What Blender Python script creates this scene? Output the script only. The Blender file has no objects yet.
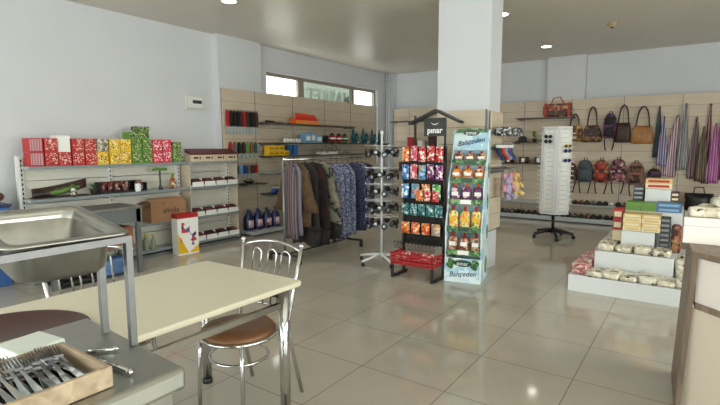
import bpy, bmesh, math, random
from mathutils import Matrix, Vector
random.seed(7)
R = math.radians
PI = math.pi
scene = bpy.context.scene
COL = scene.collection
ORD = ['first','second','third','fourth','fifth','sixth','seventh','eighth','ninth','tenth','eleventh','twelfth',
       'thirteenth','fourteenth','fifteenth','sixteenth','seventeenth','eighteenth','nineteenth','twentieth']

# ------------------------------------------------------------------ materials
def lin(c):
    out = []
    for v in c[:3]:
        v = v/255.0
        out.append(v/12.92 if v <= .04045 else ((v+.055)/1.055)**2.4)
    return (*out, 1.0)

def base_mat(name):
    m = bpy.data.materials.new(name); m.use_nodes = True
    nt = m.node_tree
    return m, nt, nt.nodes['Principled BSDF']

def mat(name, col, rough=.5, metal=0.0, noise=0.0, nscale=8.0, bump=0.0, bscale=60.0, spec=.5):
    m, nt, b = base_mat(name)
    b.inputs['Base Color'].default_value = lin(col)
    b.inputs['Roughness'].default_value = rough
    b.inputs['Metallic'].default_value = metal
    b.inputs['Specular IOR Level'].default_value = spec
    tc = nt.nodes.new('ShaderNodeTexCoord')
    if noise:
        n = nt.nodes.new('ShaderNodeTexNoise'); n.inputs['Scale'].default_value = nscale; n.inputs['Detail'].default_value = 4
        nt.links.new(tc.outputs['Object'], n.inputs['Vector'])
        r = nt.nodes.new('ShaderNodeValToRGB')
        c = lin(col)
        r.color_ramp.elements[0].position = .3; r.color_ramp.elements[1].position = .7
        r.color_ramp.elements[0].color = tuple(v*(1-noise) for v in c[:3])+(1,)
        r.color_ramp.elements[1].color = tuple(min(1, v*(1+noise)) for v in c[:3])+(1,)
        nt.links.new(n.outputs['Fac'], r.inputs['Fac'])
        nt.links.new(r.outputs['Color'], b.inputs['Base Color'])
    if bump:
        n2 = nt.nodes.new('ShaderNodeTexNoise'); n2.inputs['Scale'].default_value = bscale
        nt.links.new(tc.outputs['Object'], n2.inputs['Vector'])
        bp = nt.nodes.new('ShaderNodeBump'); bp.inputs['Strength'].default_value = bump; bp.inputs['Distance'].default_value = .01
        nt.links.new(n2.outputs['Fac'], bp.inputs['Height'])
        nt.links.new(bp.outputs['Normal'], b.inputs['Normal'])
    return m

def pat(name, cols, scale=20.0, mode='voronoi', rough=.5, stretch=(1, 1, 1), metal=0.0, distortion=0.0):
    """printed / woven pattern: colours picked from a list by a texture"""
    m, nt, b = base_mat(name)
    b.inputs['Roughness'].default_value = rough
    b.inputs['Metallic'].default_value = metal
    tc = nt.nodes.new('ShaderNodeTexCoord'); oi = nt.nodes.new('ShaderNodeObjectInfo')
    mp = nt.nodes.new('ShaderNodeMapping'); mp.inputs['Scale'].default_value = stretch
    ml = nt.nodes.new('ShaderNodeMath'); ml.operation = 'MULTIPLY'; ml.inputs[1].default_value = 7.0
    nt.links.new(oi.outputs['Random'], ml.inputs[0])
    nt.links.new(tc.outputs['Object'], mp.inputs['Vector'])
    nt.links.new(ml.outputs[0], mp.inputs['Location'])
    r = nt.nodes.new('ShaderNodeValToRGB'); r.color_ramp.interpolation = 'CONSTANT'
    if mode == 'voronoi':
        t = nt.nodes.new('ShaderNodeTexVoronoi'); t.inputs['Scale'].default_value = scale
        nt.links.new(mp.outputs['Vector'], t.inputs['Vector'])
        sp = nt.nodes.new('ShaderNodeSeparateColor'); nt.links.new(t.outputs['Color'], sp.inputs['Color'])
        fac = sp.outputs['Red']; lo, hi = 0.0, 1.0
    elif mode == 'noise':
        t = nt.nodes.new('ShaderNodeTexNoise'); t.inputs['Scale'].default_value = scale; t.inputs['Detail'].default_value = 3
        nt.links.new(mp.outputs['Vector'], t.inputs['Vector']); fac = t.outputs['Fac']; lo, hi = .3, .7
    else:
        t = nt.nodes.new('ShaderNodeTexWave'); t.inputs['Scale'].default_value = scale; t.wave_profile = 'SAW'
        t.inputs['Distortion'].default_value = distortion
        t.bands_direction = mode[-1].upper() if mode[-1] in 'xyz' else 'X'
        nt.links.new(mp.outputs['Vector'], t.inputs['Vector']); fac = t.outputs['Fac']; lo, hi = 0.0, 1.0
    els = r.color_ramp.elements; n = len(cols)
    while len(els) < n: els.new(1.0)
    for i, c in enumerate(cols):
        els[i].position = lo+(hi-lo)*i/n; els[i].color = lin(c)
    nt.links.new(fac, r.inputs['Fac']); nt.links.new(r.outputs['Color'], b.inputs['Base Color'])
    return m

def emit(name, col, s):
    m, nt, b = base_mat(name)
    b.inputs['Base Color'].default_value = lin(col)
    b.inputs['Emission Color'].default_value = lin(col); b.inputs['Emission Strength'].default_value = s
    return m

def math_node(nt, op, a, b=None):
    n = nt.nodes.new('ShaderNodeMath'); n.operation = op
    for k, v in enumerate((a, b)):
        if v is None: continue
        if isinstance(v, (int, float)): n.inputs[k].default_value = v
        else: nt.links.new(v, n.inputs[k])
    return n.outputs[0]

def grid_mat(name, col, line, sx, sy, ox, oy, w, rough, metal=0.0, noise=.05, nscale=1.5, lrough=.6, lineboth=True, spec=.5, rnoise=0.0):
    """tiles / ceiling sheets: joints at x = ox + k*sx and y = oy + k*sy"""
    m, nt, b = base_mat(name)
    tc = nt.nodes.new('ShaderNodeTexCoord'); sp = nt.nodes.new('ShaderNodeSeparateXYZ')
    nt.links.new(tc.outputs['Object'], sp.inputs[0])
    def dist(o, off, s):
        t = math_node(nt, 'DIVIDE', math_node(nt, 'SUBTRACT', o, off), s)
        f = math_node(nt, 'FRACT', t)
        d = math_node(nt, 'MINIMUM', f, math_node(nt, 'SUBTRACT', 1.0, f))
        return math_node(nt, 'MULTIPLY', d, s)
    d = math_node(nt, 'MINIMUM', dist(sp.outputs[0], ox, sx), dist(sp.outputs[1], oy, sy))
    g = math_node(nt, 'LESS_THAN', d, w)
    n = nt.nodes.new('ShaderNodeTexNoise'); n.inputs['Scale'].default_value = nscale; n.inputs['Detail'].default_value = 5
    nt.links.new(tc.outputs['Object'], n.inputs['Vector'])
    r = nt.nodes.new('ShaderNodeValToRGB'); c = lin(col)
    r.color_ramp.elements[0].position = .3; r.color_ramp.elements[1].position = .7
    r.color_ramp.elements[0].color = tuple(v*(1-noise) for v in c[:3])+(1,)
    r.color_ramp.elements[1].color = tuple(min(1, v*(1+noise)) for v in c[:3])+(1,)
    nt.links.new(n.outputs['Fac'], r.inputs['Fac'])
    mx = nt.nodes.new('ShaderNodeMix'); mx.data_type = 'RGBA'
    nt.links.new(g, mx.inputs['Factor']); nt.links.new(r.outputs['Color'], mx.inputs[6]); mx.inputs[7].default_value = lin(line)
    nt.links.new(mx.outputs[2], b.inputs['Base Color'])
    rr = math_node(nt, 'ADD', math_node(nt, 'MULTIPLY', g, lrough-rough), rough)
    if rnoise:
        rr = math_node(nt, 'ADD', rr, math_node(nt, 'MULTIPLY', n.outputs['Fac'], rnoise))
    nt.links.new(rr, b.inputs['Roughness'])
    b.inputs['Metallic'].default_value = metal; b.inputs['Specular IOR Level'].default_value = spec
    return m

def wood_mat(name, c1, c2, stretch, rough=.5, scale=3.0):
    m, nt, b = base_mat(name)
    b.inputs['Roughness'].default_value = rough
    tc = nt.nodes.new('ShaderNodeTexCoord'); mp = nt.nodes.new('ShaderNodeMapping'); mp.inputs['Scale'].default_value = stretch
    nt.links.new(tc.outputs['Object'], mp.inputs['Vector'])
    n = nt.nodes.new('ShaderNodeTexNoise'); n.inputs['Scale'].default_value = scale; n.inputs['Detail'].default_value = 8; n.inputs['Distortion'].default_value = .6
    nt.links.new(mp.outputs['Vector'], n.inputs['Vector'])
    r = nt.nodes.new('ShaderNodeValToRGB')
    r.color_ramp.elements[0].position = .35; r.color_ramp.elements[1].position = .65
    r.color_ramp.elements[0].color = lin(c1); r.color_ramp.elements[1].color = lin(c2)
    nt.links.new(n.outputs['Fac'], r.inputs['Fac']); nt.links.new(r.outputs['Color'], b.inputs['Base Color'])
    return m

def glass_mat(name, tint=(245, 250, 248), refl=.08):
    m = bpy.data.materials.new(name); m.use_nodes = True
    nt = m.node_tree; nt.nodes.clear()
    out = nt.nodes.new('ShaderNodeOutputMaterial'); mix = nt.nodes.new('ShaderNodeMixShader')
    tr = nt.nodes.new('ShaderNodeBsdfTransparent'); gl = nt.nodes.new('ShaderNodeBsdfGlossy')
    tr.inputs['Color'].default_value = lin(tint); gl.inputs['Roughness'].default_value = .03
    mix.inputs[0].default_value = refl
    nt.links.new(tr.outputs[0], mix.inputs[1]); nt.links.new(gl.outputs[0], mix.inputs[2]); nt.links.new(mix.outputs[0], out.inputs[0])
    return m

def translucent_mat(name, col):
    m = bpy.data.materials.new(name); m.use_nodes = True
    nt = m.node_tree; nt.nodes.clear()
    out = nt.nodes.new('ShaderNodeOutputMaterial'); mix = nt.nodes.new('ShaderNodeMixShader')
    tr = nt.nodes.new('ShaderNodeBsdfTranslucent'); df = nt.nodes.new('ShaderNodeBsdfDiffuse')
    tr.inputs['Color'].default_value = lin(col); df.inputs['Color'].default_value = lin(col)
    mix.inputs[0].default_value = .5
    nt.links.new(tr.outputs[0], mix.inputs[1]); nt.links.new(df.outputs[0], mix.inputs[2]); nt.links.new(mix.outputs[0], out.inputs[0])
    return m

M = {}
M['wall'] = mat('wall_paint', (207, 208, 214), .75, noise=.02, nscale=2)
M['white'] = mat('white_gloss', (225, 226, 226), .35)
M['whitematt'] = mat('white_matt', (208, 210, 213), .6)
M['floor'] = grid_mat('floor_tile', (180, 173, 161), (92, 86, 78), .6, .6, .123, .553, .0026, .05, noise=.05, nscale=2.2, spec=.6, rnoise=.05)
M['ceil'] = grid_mat('ceiling_sheet', (206, 199, 186), (220, 214, 202), 1.2, 1.2, .3, .65, .006, .38, metal=.0, noise=.05, nscale=.6, spec=.6)
M['slat'] = wood_mat('slatwall_wood', (196, 180, 160), (206, 191, 171), (.8, .8, 9), .5)
M['slatgap'] = mat('slat_groove', (96, 84, 72), .6)
M['darkwood'] = wood_mat('dark_shelf_wood', (62, 52, 44), (92, 78, 64), (1, 6, 6), .4)
M['steel'] = mat('brushed_steel', (122, 122, 124), .45, 1.0, noise=.06, nscale=30)
M['steel2'] = mat('worn_steel', (160, 160, 156), .28, 1.0, noise=.15, nscale=14)
M['counter'] = mat('counter_steel', (170, 172, 168), .34, 1.0, noise=.08, nscale=6)
M['chrome'] = mat('chrome', (205, 206, 208), .12, 1.0)
M['cutlery'] = mat('cutlery_steel', (190, 192, 196), .16, 1.0)
M['greymetal'] = mat('grey_metal', (120, 124, 126), .4, .6)
M['shelfgrey'] = mat('shelf_grey', (168, 174, 176), .45)
M['shelfrail'] = mat('price_rail', (128, 138, 142), .4)
M['gondback'] = mat('gondola_back', (214, 210, 200), .6)
M['black'] = mat('black_plastic', (22, 22, 23), .4)
M['blackmetal'] = mat('black_metal', (28, 27, 27), .38, .2)
M['dark'] = mat('dark_cloth', (34, 31, 30), .85)
M['cream'] = mat('cream_laminate', (213, 207, 186), .32, noise=.03, nscale=40)
M['creamedge'] = mat('cream_edge', (226, 216, 188), .4)
M['seat'] = mat('brown_vinyl', (128, 88, 58), .38, noise=.12, nscale=10)
M['traybrown'] = mat('maroon_tray', (68, 42, 40), .4, noise=.1, nscale=30)
M['boxwood'] = wood_mat('tray_wood', (148, 128, 106), (180, 160, 136), (8, 1.2, 8), .6, 4)
M['cardboard'] = mat('cardboard', (150, 112, 82), .8, noise=.06, nscale=12)
M['carddark'] = mat('cardboard_inside', (112, 82, 60), .85)
M['post'] = wood_mat('taupe_edge', (112, 96, 82), (140, 122, 106), (8, 8, .8), .5)
M['plinth'] = mat('plinth_white', (230, 221, 216), .4)
M['panelbeige'] = mat('panel_beige', (212, 200, 184), .5)
M['red'] = mat('red_plastic', (170, 28, 34), .45)
M['yellow'] = mat('yellow_print', (226, 176, 24), .5)
M['blue'] = mat('blue_plastic', (30, 58, 140), .4)
M['navy'] = mat('navy_plastic', (22, 28, 74), .35)
M['lblue'] = mat('light_blue_print', (120, 165, 205), .5)
M['green'] = mat('green_plastic', (96, 136, 60), .5)
M['teal'] = mat('teal_ceramic', (26, 88, 92), .35)
M['orange'] = mat('orange_print', (222, 92, 30), .5)
M['purple'] = mat('purple_plush', (162, 150, 178), .9, bump=.5)
M['pink'] = mat('pink_plush', (206, 140, 162), .9, bump=.5)
M['plushyellow'] = mat('yellow_plush', (214, 186, 126), .9, bump=.5)
M['plushred'] = mat('red_orange_plush', (204, 112, 80), .9, bump=.5)
M['bulb'] = emit('lamp_diffuser', (255, 250, 238), 14)
M['ring'] = mat('lamp_ring', (226, 226, 222), .4)
M['glass'] = glass_mat('window_glass')
M['shelfglass'] = glass_mat('shelf_glass', (176, 200, 196), .15)
M['clearplastic'] = glass_mat('clear_plastic', (228, 232, 236), .22)
M['alu'] = mat('window_frame_metal', (140, 130, 122), .5)
M['backlit'] = translucent_mat('sign_sheet', (190, 196, 190))
M['backlitletter'] = translucent_mat('sign_letter', (232, 236, 234))
M['printwhite'] = mat('print_white', (235, 235, 232), .5)
M['printdark'] = mat('print_dark', (40, 42, 46), .5)
M['redbox'] = pat('red_pack_print', [(176, 36, 42), (190, 50, 52), (226, 206, 190), (140, 24, 32), (182, 40, 44), (206, 110, 84)], 85, 'voronoi')
M['redbase'] = mat('red_pack', (178, 40, 46), .5)
M['pinkbox'] = pat('pink_pack_print', [(196, 120, 130), (206, 170, 172), (176, 60, 76), (150, 140, 146)], 12, 'wavex', stretch=(1, 1, 1))
M['yelbox'] = pat('yellow_pack_print', [(226, 180, 30), (236, 204, 66), (206, 150, 20), (60, 50, 30), (232, 190, 40), (240, 232, 200)], 85, 'voronoi')
M['yelbase'] = mat('yellow_pack', (226, 184, 40), .5)
M['grnbox'] = pat('green_pack_print', [(92, 130, 56), (116, 150, 72), (66, 84, 44), (190, 196, 150), (100, 136, 62), (50, 56, 36)], 85, 'voronoi')
M['grnbase'] = mat('green_pack', (92, 138, 50), .5)
M['magbox'] = pat('magenta_pack_print', [(200, 36, 70), (214, 60, 88), (238, 220, 222), (180, 24, 56)], 85, 'voronoi')
M['magbase'] = mat('magenta_pack', (200, 44, 74), .5)
M['dkgrnbox'] = pat('dark_green_pack_print', [(56, 76, 36), (80, 108, 46), (36, 40, 26), (170, 180, 130)], 85, 'voronoi')
M['greybox'] = pat('grey_pack_print', [(150, 144, 130), (214, 206, 186), (100, 98, 90)], 50, 'voronoi')
M['shirt'] = None

# ------------------------------------------------------------------ mesh builder
class MB:
    def __init__(s): s.v = []; s.f = []; s.mi = []; s.sm = []; s.M = Matrix.Identity(4)
    def add(s, verts, faces, m=0, smooth=False):
        o = len(s.v)
        s.v += [tuple(s.M @ Vector(p)) for p in verts]
        for f in faces:
            s.f.append([i+o for i in f]); s.mi.append(m); s.sm.append(smooth)
        return s
    def box(s, x0, x1, y0, y1, z0, z1, m=0):
        x0, x1 = min(x0, x1), max(x0, x1); y0, y1 = min(y0, y1), max(y0, y1); z0, z1 = min(z0, z1), max(z0, z1)
        v = [(x0,y0,z0),(x1,y0,z0),(x1,y1,z0),(x0,y1,z0),(x0,y0,z1),(x1,y0,z1),(x1,y1,z1),(x0,y1,z1)]
        return s.add(v, [(0,3,2,1),(4,5,6,7),(0,1,5,4),(1,2,6,5),(2,3,7,6),(3,0,4,7)], m)
    def prism(s, pts, axis, a, b, m=0, smooth=False):
        """extrude a 2-D outline (other two axes in order) along axis from a to b"""
        def P(p, t):
            return {'x': (t, p[0], p[1]), 'y': (p[0], t, p[1]), 'z': (p[0], p[1], t)}[axis]
        n = len(pts)
        v = [P(p, a) for p in pts]+[P(p, b) for p in pts]
        s.add(v, [tuple(range(n)), tuple(range(2*n-1, n-1, -1))], m)
        return s.add(v, [(i, (i+1) % n, n+(i+1) % n, n+i) for i in range(n)], m, smooth)
    def loft(s, rings, m=0, smooth=True, cap=True, closed=False):
        n = len(rings[0]); v = [p for r in rings for p in r]; f = []
        k = len(rings)
        for j in range(k if closed else k-1):
            a, b = j*n, ((j+1) % k)*n
            for i in range(n): f.append((a+i, a+(i+1) % n, b+(i+1) % n, b+i))
        s.add(v, f, m, smooth)
        if cap and not closed: s.add(rings[0], [tuple(range(n))], m); s.add(rings[-1], [tuple(range(n))], m)
        return s
    def tube(s, path, r, n=8, m=0, closed=False, cap=True):
        P = [Vector(p) for p in path]; rings = []
        k = len(P); up = None
        for i in range(k):
            if closed: t = P[(i+1) % k]-P[i-1]
            else: t = P[min(i+1, k-1)]-P[max(i-1, 0)]
            t.normalize()
            if up is None:
                up = Vector((0, 0, 1)) if abs(t.z) < .9 else Vector((1, 0, 0))
            a = t.cross(up)
            if a.length < 1e-5: a = t.orthogonal()
            a.normalize(); b = a.cross(t).normalized(); up = b
            rr = r[i] if isinstance(r, (list, tuple)) else r
            rings.append([P[i]+a*rr*math.cos(2*PI*q/n)+b*rr*math.sin(2*PI*q/n) for q in range(n)])
        return s.loft(rings, m, True, cap, closed)
    def lathe(s, prof, n=16, c=(0, 0, 0), m=0, axis='z'):
        def P(r, a, z):
            x, y = r*math.cos(a), r*math.sin(a)
            q = {'z': (x, y, z), 'x': (z, x, y), 'y': (x, z, y)}[axis]
            return (q[0]+c[0], q[1]+c[1], q[2]+c[2])
        rings = [[P(max(r, 1e-4), 2*PI*i/n, z) for i in range(n)] for r, z in prof]
        return s.loft(rings, m, True, True)
    def ball(s, c, r, nu=10, nv=7, m=0):
        if isinstance(r, (int, float)): r = (r, r, r)
        rings = []
        for j in range(nv+1):
            t = -PI/2+PI*j/nv; cz = max(math.cos(t), .02)
            rings.append([(c[0]+r[0]*cz*math.cos(2*PI*i/nu), c[1]+r[1]*cz*math.sin(2*PI*i/nu), c[2]+r[2]*math.sin(t)) for i in range(nu)])
        return s.loft(rings, m)
    def pillow(s, w, h, d, n=6, m=0, z0=0.0, yc=0.0, wob=0.0, flat=.12, xc=0.0):
        """stuffed bag in the xz plane, thickness along y"""
        F = []; B = []
        for j in range(n+1):
            for i in range(n+1):
                u = 2*i/n-1; q = 2*j/n-1
                t = d/2*((1-u**4)*(1-q**4))**.5+d*flat/2
                k = 1-.05*(1-abs(q))
                x = xc+u*w/2*k+random.uniform(-wob, wob); z = z0+h*(q+1)/2
                F.append((x, yc-t+random.uniform(-wob, wob), z)); B.append((x, yc+t, z))
        N = n+1
        f = []
        for j in range(n):
            for i in range(n):
                a = j*N+i
                f.append((a, a+1, a+N+1, a+N)); f.append((N*N+a, N*N+a+N, N*N+a+N+1, N*N+a+1))
        edge = [i for i in range(N)]+[j*N+n for j in range(1, N)]+[n*N+i for i in range(n-1, -1, -1)]+[j*N for j in range(n-1, 0, -1)]
        for k in range(len(edge)):
            a, b = edge[k], edge[(k+1) % len(edge)]
            f.append((a, N*N+a, N*N+b, b))
        return s.add(F+B, f, m, True)
    def build(s, name, mats, parent=None, loc=None, bevel=0.0, segs=2):
        me = bpy.data.meshes.new(name)
        me.from_pydata(s.v, [], s.f)
        if not isinstance(mats, (list, tuple)): mats = [mats]
        for q in mats: me.materials.append(M[q] if isinstance(q, str) else q)
        me.polygons.foreach_set('material_index', s.mi)
        me.polygons.foreach_set('use_smooth', s.sm)
        bm = bmesh.new(); bm.from_mesh(me)
        bmesh.ops.remove_doubles(bm, verts=bm.verts, dist=1e-6)
        bmesh.ops.recalc_face_normals(bm, faces=bm.faces)
        bm.to_mesh(me); bm.free(); me.update()
        o = bpy.data.objects.new(name, me); COL.objects.link(o)
        if parent is not None: o.parent = parent
        if loc is not None: o.location = loc
        if bevel:
            b = o.modifiers.new('bevel', 'BEVEL'); b.width = bevel; b.segments = segs; b.limit_method = 'ANGLE'; b.angle_limit = R(40)
        return o

def box_mb(*a, m=0): return MB().box(*a, m=m)
def tag(o, label, cat, group=None, kind=None):
    o['label'] = label; o['category'] = cat
    if group: o['group'] = group
    if kind: o['kind'] = kind
    return o
def thing(name, label, cat, loc=(0, 0, 0), rz=0.0, group=None):
    o = bpy.data.objects.new(name, None); COL.objects.link(o); o.empty_display_size = .1
    if .05 < loc[2] < 3 and name not in ('wall_shelf', 'slatwall_panel', 'shop_sign', 'breaker_panel'): loc = (loc[0], loc[1], loc[2]+.0015)
    o.location = loc; o.rotation_euler = (0, 0, rz)
    return tag(o, label, cat, group)
def struct(mb, name, mats, bevel=0.0):
    o = mb.build(name, mats, bevel=bevel); o['kind'] = 'structure'; return o
def dup(root, loc, rz=None, label=None, group=None, rot=None, scale=None):
    r = root.copy(); COL.objects.link(r); r.location = loc
    if rz is not None: r.rotation_euler = (0, 0, rz)
    if rot is not None: r.rotation_euler = rot
    if scale is not None: r.scale = scale
    if label: r['label'] = label
    if group: r['group'] = group
    for ch in root.children:
        c = ch.copy(); COL.objects.link(c); c.parent = r
        for g in ch.children:
            d = g.copy(); COL.objects.link(d); d.parent = c
    return r
def paint(o, mats):
    """give a copied mesh its own colours"""
    o.data = o.data.copy(); o.data.materials.clear()
    for q in mats: o.data.materials.append(M[q] if isinstance(q, str) else q)
def text(s, size, name, m, parent, X, Y, origin, ext=.002, shear=0.0, align='CENTER', mirror=False, bold=0.0, xs=1.0):
    cu = bpy.data.curves.new(name, 'FONT'); cu.body = s; cu.size = size; cu.extrude = ext; cu.shear = shear
    cu.align_x = align; cu.align_y = 'CENTER'; cu.resolution_u = 3; cu.offset = bold
    ob = bpy.data.objects.new('tmp', cu); COL.objects.link(ob)
    bpy.context.view_layer.update()
    me = bpy.data.meshes.new_from_object(ob.evaluated_get(bpy.context.evaluated_depsgraph_get()))
    bpy.data.objects.remove(ob); bpy.data.curves.remove(cu)
    X = Vector(X); Y = Vector(Y); Z = X.cross(Y)
    if mirror: pass
    mt = Matrix((X*xs, Y, Z)).transposed().to_4x4(); mt.translation = Vector(origin)
    if mirror: mt = mt @ Matrix.Scale(-1, 4, (1, 0, 0))
    me.transform(mt)
    if mirror: me.flip_normals()
    me.materials.clear(); me.materials.append(M[m] if isinstance(m, str) else m)
    o = bpy.data.objects.new(name, me); COL.objects.link(o)
    if parent is not None: o.parent = parent
    return o
BK = -PI/2       # rotation of a thing that faces the camera from the back wall (its own front is -y)

# ------------------------------------------------------------------ setting
XB, YL, ZC = 10.3, 6.3, 3.2
XR, YR = -2.5, -4.0
struct(box_mb(XR-.2, XB+.2, YR-.2, YL+.2, -.1, 0), 'floor', 'floor')
struct(box_mb(XR-.2, XB+.2, YR-.2, YL+.2, ZC, ZC+.1), 'ceiling', 'ceil')
def holed_wall(name, axis, pos0, pos1, a0, a1, w0, w1, z0, z1, m='wall'):
    mb = MB()
    def bx(p, q, r, s):
        if axis == 'x': mb.box(p, q, pos0, pos1, r, s)
        else: mb.box(pos0, pos1, p, q, r, s)
    bx(a0, w0, 0, ZC); bx(w1, a1, 0, ZC); bx(w0, w1, 0, z0); bx(w0, w1, z1, ZC)
    return struct(mb, name, m)
WX0, WX1, WZ0, WZ1 = 6.13, 9.72, 1.0, 2.78
holed_wall('wall_left', 'x', YL, YL+.2, XR-.2, XB+.2, WX0, WX1, WZ0, WZ1)
struct(box_mb(XB, XB+.2, YR-.2, YL, 0, ZC), 'wall_back', 'wall')
holed_wall('wall_right', 'x', YR-.2, YR, XR-.2, XB, -1.5, 5.5, .1, 2.7)
holed_wall('wall_rear', 'y', XR-.2, XR, YR, YL, -3.4, 5.6, .1, 2.7)
# high window of the left wall
w = struct(MB().box(WX0, WX1, YL+.06, YL+.12, WZ1-.06, WZ1).box(WX0, WX1, YL+.06, YL+.12, WZ0, WZ0+.06)
           .box(WX0, WX0+.05, YL+.06, YL+.12, WZ0+.06, WZ1-.06).box(WX1-.06, WX1, YL+.06, YL+.12, WZ0+.06, WZ1-.06)
           .box(7.02, 7.09, YL+.06, YL+.12, WZ0+.06, WZ1-.06).box(8.76, 8.86, YL+.06, YL+.12, WZ0+.06, WZ1-.06)
           .box(7.09, 7.19, YL+.07, YL+.11, WZ0+.06, WZ1-.06), 'window_1', 'alu')
for a, b in ((WX0+.05, 7.02), (7.19, 8.76), (8.86, WX1-.06)):
    p = box_mb(a, b, YL+.085, YL+.093, WZ0+.06, WZ1-.06).build('pane', 'glass', w)
    p['kind'] = 'structure'
sg = thing('shop_sign', 'greyish green shop sign with mirrored capital letters seen behind the middle window pane', 'sign', (8.26, YL+.3, 1.6))
box_mb(-.85, .85, -.004, .004, .25, 1.3).build('sheet', 'backlit', sg)
text('MARKET', .38, 'letters', 'backlitletter', sg, (1, 0, 0), (0, 0, 1), (.0, -.03, .9), .004, mirror=True, bold=.01, xs=1.05)
box_mb(-.89, -.85, -.02, .02, -1.6, 1.3).build('pole', 'alu', sg); box_mb(.85, .89, -.02, .02, -1.6, 1.3).build('pole', 'alu', sg)
# shop windows behind and right of the camera
def shop_window(name, axis, pos, a0, a1, z0, z1, n):
    mb = MB(); st = (a1-a0)/n
    def bx(p, q, r, s, d0=-.04, d1=.04):
        if axis == 'x': mb.box(p, q, pos+d0, pos+d1, r, s)
        else: mb.box(pos+d0, pos+d1, p, q, r, s)
    bx(a0, a1, z0, z0+.07); bx(a0, a1, z1-.07, z1)
    for i in range(n+1):
        c = min(max(a0+i*st, a0+.035), a1-.035); bx(c-.035, c+.035, z0+.07, z1-.07)
    f = struct(mb, name, 'alu')
    for i in range(n):
        q = MB(); p0, p1 = a0+i*st+.035, a0+(i+1)*st-.035
        if i == 0: p0 += .035
        if i == n-1: p1 -= .035
        if axis == 'x': q.box(p0, p1, pos-.004, pos+.004, z0+.07, z1-.07)
        else: q.box(pos-.004, pos+.004, p0, p1, z0+.07, z1-.07)
        q.build('pane', 'glass', f)
    return f
shop_window('window_2', 'x', YR-.1, -1.5, 5.5, .1, 2.7, 5)
shop_window('window_3', 'y', XR-.1, -3.4, 5.6, .1, 2.7, 6)
# pillars
struct(box_mb(5.4, 5.76, 1.98, 2.63, 0, ZC), 'column', 'wall')
struct(box_mb(5.0, 5.9, 6.19, YL, 0, ZC), 'column', 'wall')
struct(box_mb(10.17, XB, 1.85, 2.55, 0, ZC), 'column', 'wall')
struct(box_mb(10.12, XB, 6.12, YL, 0, ZC), 'column', 'wall')
for i, y in enumerate((6.16, 6.23)):
    mb = MB().tube([(10.03, y-.0, 0), (10.03, y, ZC)], .022, 10).box(10.0, 10.12, y-.02, y+.02, 2.95, 3.0).box(10.0, 10.12, y-.02, y+.02, .5, .55)
    tag(mb.build('heating_pipe', 'whitematt'), ['white vertical pipe in the far corner, the one nearer the back wall shelves',
        'white vertical pipe in the far corner, the one nearer the high window'][i], 'pipe', 'corner pipes')

# ------------------------------------------------------------------ lamps
def downlight(x, y, label):
    t = thing('ceiling_light', label, 'light', (x, y, ZC), 0, 'recessed ceiling lights')
    MB().lathe([(.075, -.004), (.105, -.012), (.11, -.002), (.11, 0)], 24).build('ring', 'ring', t)
    MB().lathe([(.001, -.006), (.08, -.006), (.08, -.001), (.001, -.001)], 24).build('diffuser', 'bulb', t)
    l = bpy.data.lights.new('downlight', 'SPOT'); l.energy = 60; l.spot_size = R(120); l.spot_blend = .8; l.shadow_soft_size = .08; l.color = (1, .95, .86)
    o = bpy.data.objects.new('downlight_lamp', l); COL.objects.link(o); o.location = (x, y, ZC-.03)
downlight(4.02, 4.73, 'round ceiling light above the left shelves, at the top edge of the photo')
downlight(6.5, 2.25, 'round ceiling light just right of the white column')
downlight(9.0, 2.3, 'round ceiling light nearest the back wall, above the red bag')
sd = thing('smoke_detector', 'small brass-toned smoke detector on the ceiling above the handbags', 'detector', (7.9, 1.12, ZC))
MB().lathe([(.001, -.05), (.035, -.05), (.045, -.03), (.06, -.022), (.075, -.012), (.075, 0)], 20).build('housing', mat('detector_beige', (176, 158, 120), .4), sd)
MB().lathe([(.001, -.066), (.018, -.064), (.02, -.05)], 12).build('sensor', 'blackmetal', sd)

# ------------------------------------------------------------------ slatwall
def slat_panel(name, label, group, length, height, loc, rz, step=.2):
    t = thing('slatwall_panel', label, 'wall panel', loc, rz, group)
    mb = MB(); mb.box(0, length-.012, -.012, 0, 0, height, 1)
    z = height
    while z > .06:
        z0 = max(z-step+.005, .02)
        mb.box(0, length-.012, -.028, -.012, z0, z, 0); z -= step
    mb.build('board', ['slat', 'slatgap'], t)
    box_mb(length-.012, length, -.03, 0, 0, height).build('edge_rail', 'greymetal', t)
    return t
xs = [5.03, 5.72, 6.64, 7.57, 8.45, 9.46]
lab = ['holding the hanging scissors strips', 'above the yellow boxes', 'behind the red and orange box', 'behind the teal ornaments', 'in the far left corner']
for i in range(5):
    slat_panel('p', 'beige slatted wall panel of the left wall, %s' % ['holding the red and black hanging strips', 'with yellow boxes on its shelf', 'with the red and orange box', 'left of the teal ornaments', 'behind the teal ornaments'][i],
               'left slatted wall panels', xs[i+1]-xs[i], 2.38, (xs[i], 6.185, 0), 0)
ys = [6.1, 5.66, 4.76, 3.86, 2.96, 2.06, 1.16, .26, -.64, -1.54]
bl = ['in the far corner', 'behind the wire rack', 'behind the black candy stand', 'behind the white column', 'left of the sunglasses tower', 'behind the red bag on its shelf', 'behind the dark brown handbag', 'behind the tan handbag', 'behind the purple scarf', 'beyond the right edge']
for i in range(9):
    slat_panel('p', 'beige slatted wall panel of the back wall, %s' % bl[i], 'back slatted wall panels', ys[i]-ys[i+1], 2.36, (10.165, ys[i], 0), BK)
slat_panel('p', 'beige slatted panel on the front of the white column', 'column panels', .6, 1.88, (5.395, 2.6, 0), BK)
slat_panel('p', 'narrow beige slatted panel on the right side of the white column', 'column panels', .4, 1.4, (5.38, 1.968, .46), 0)

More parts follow.
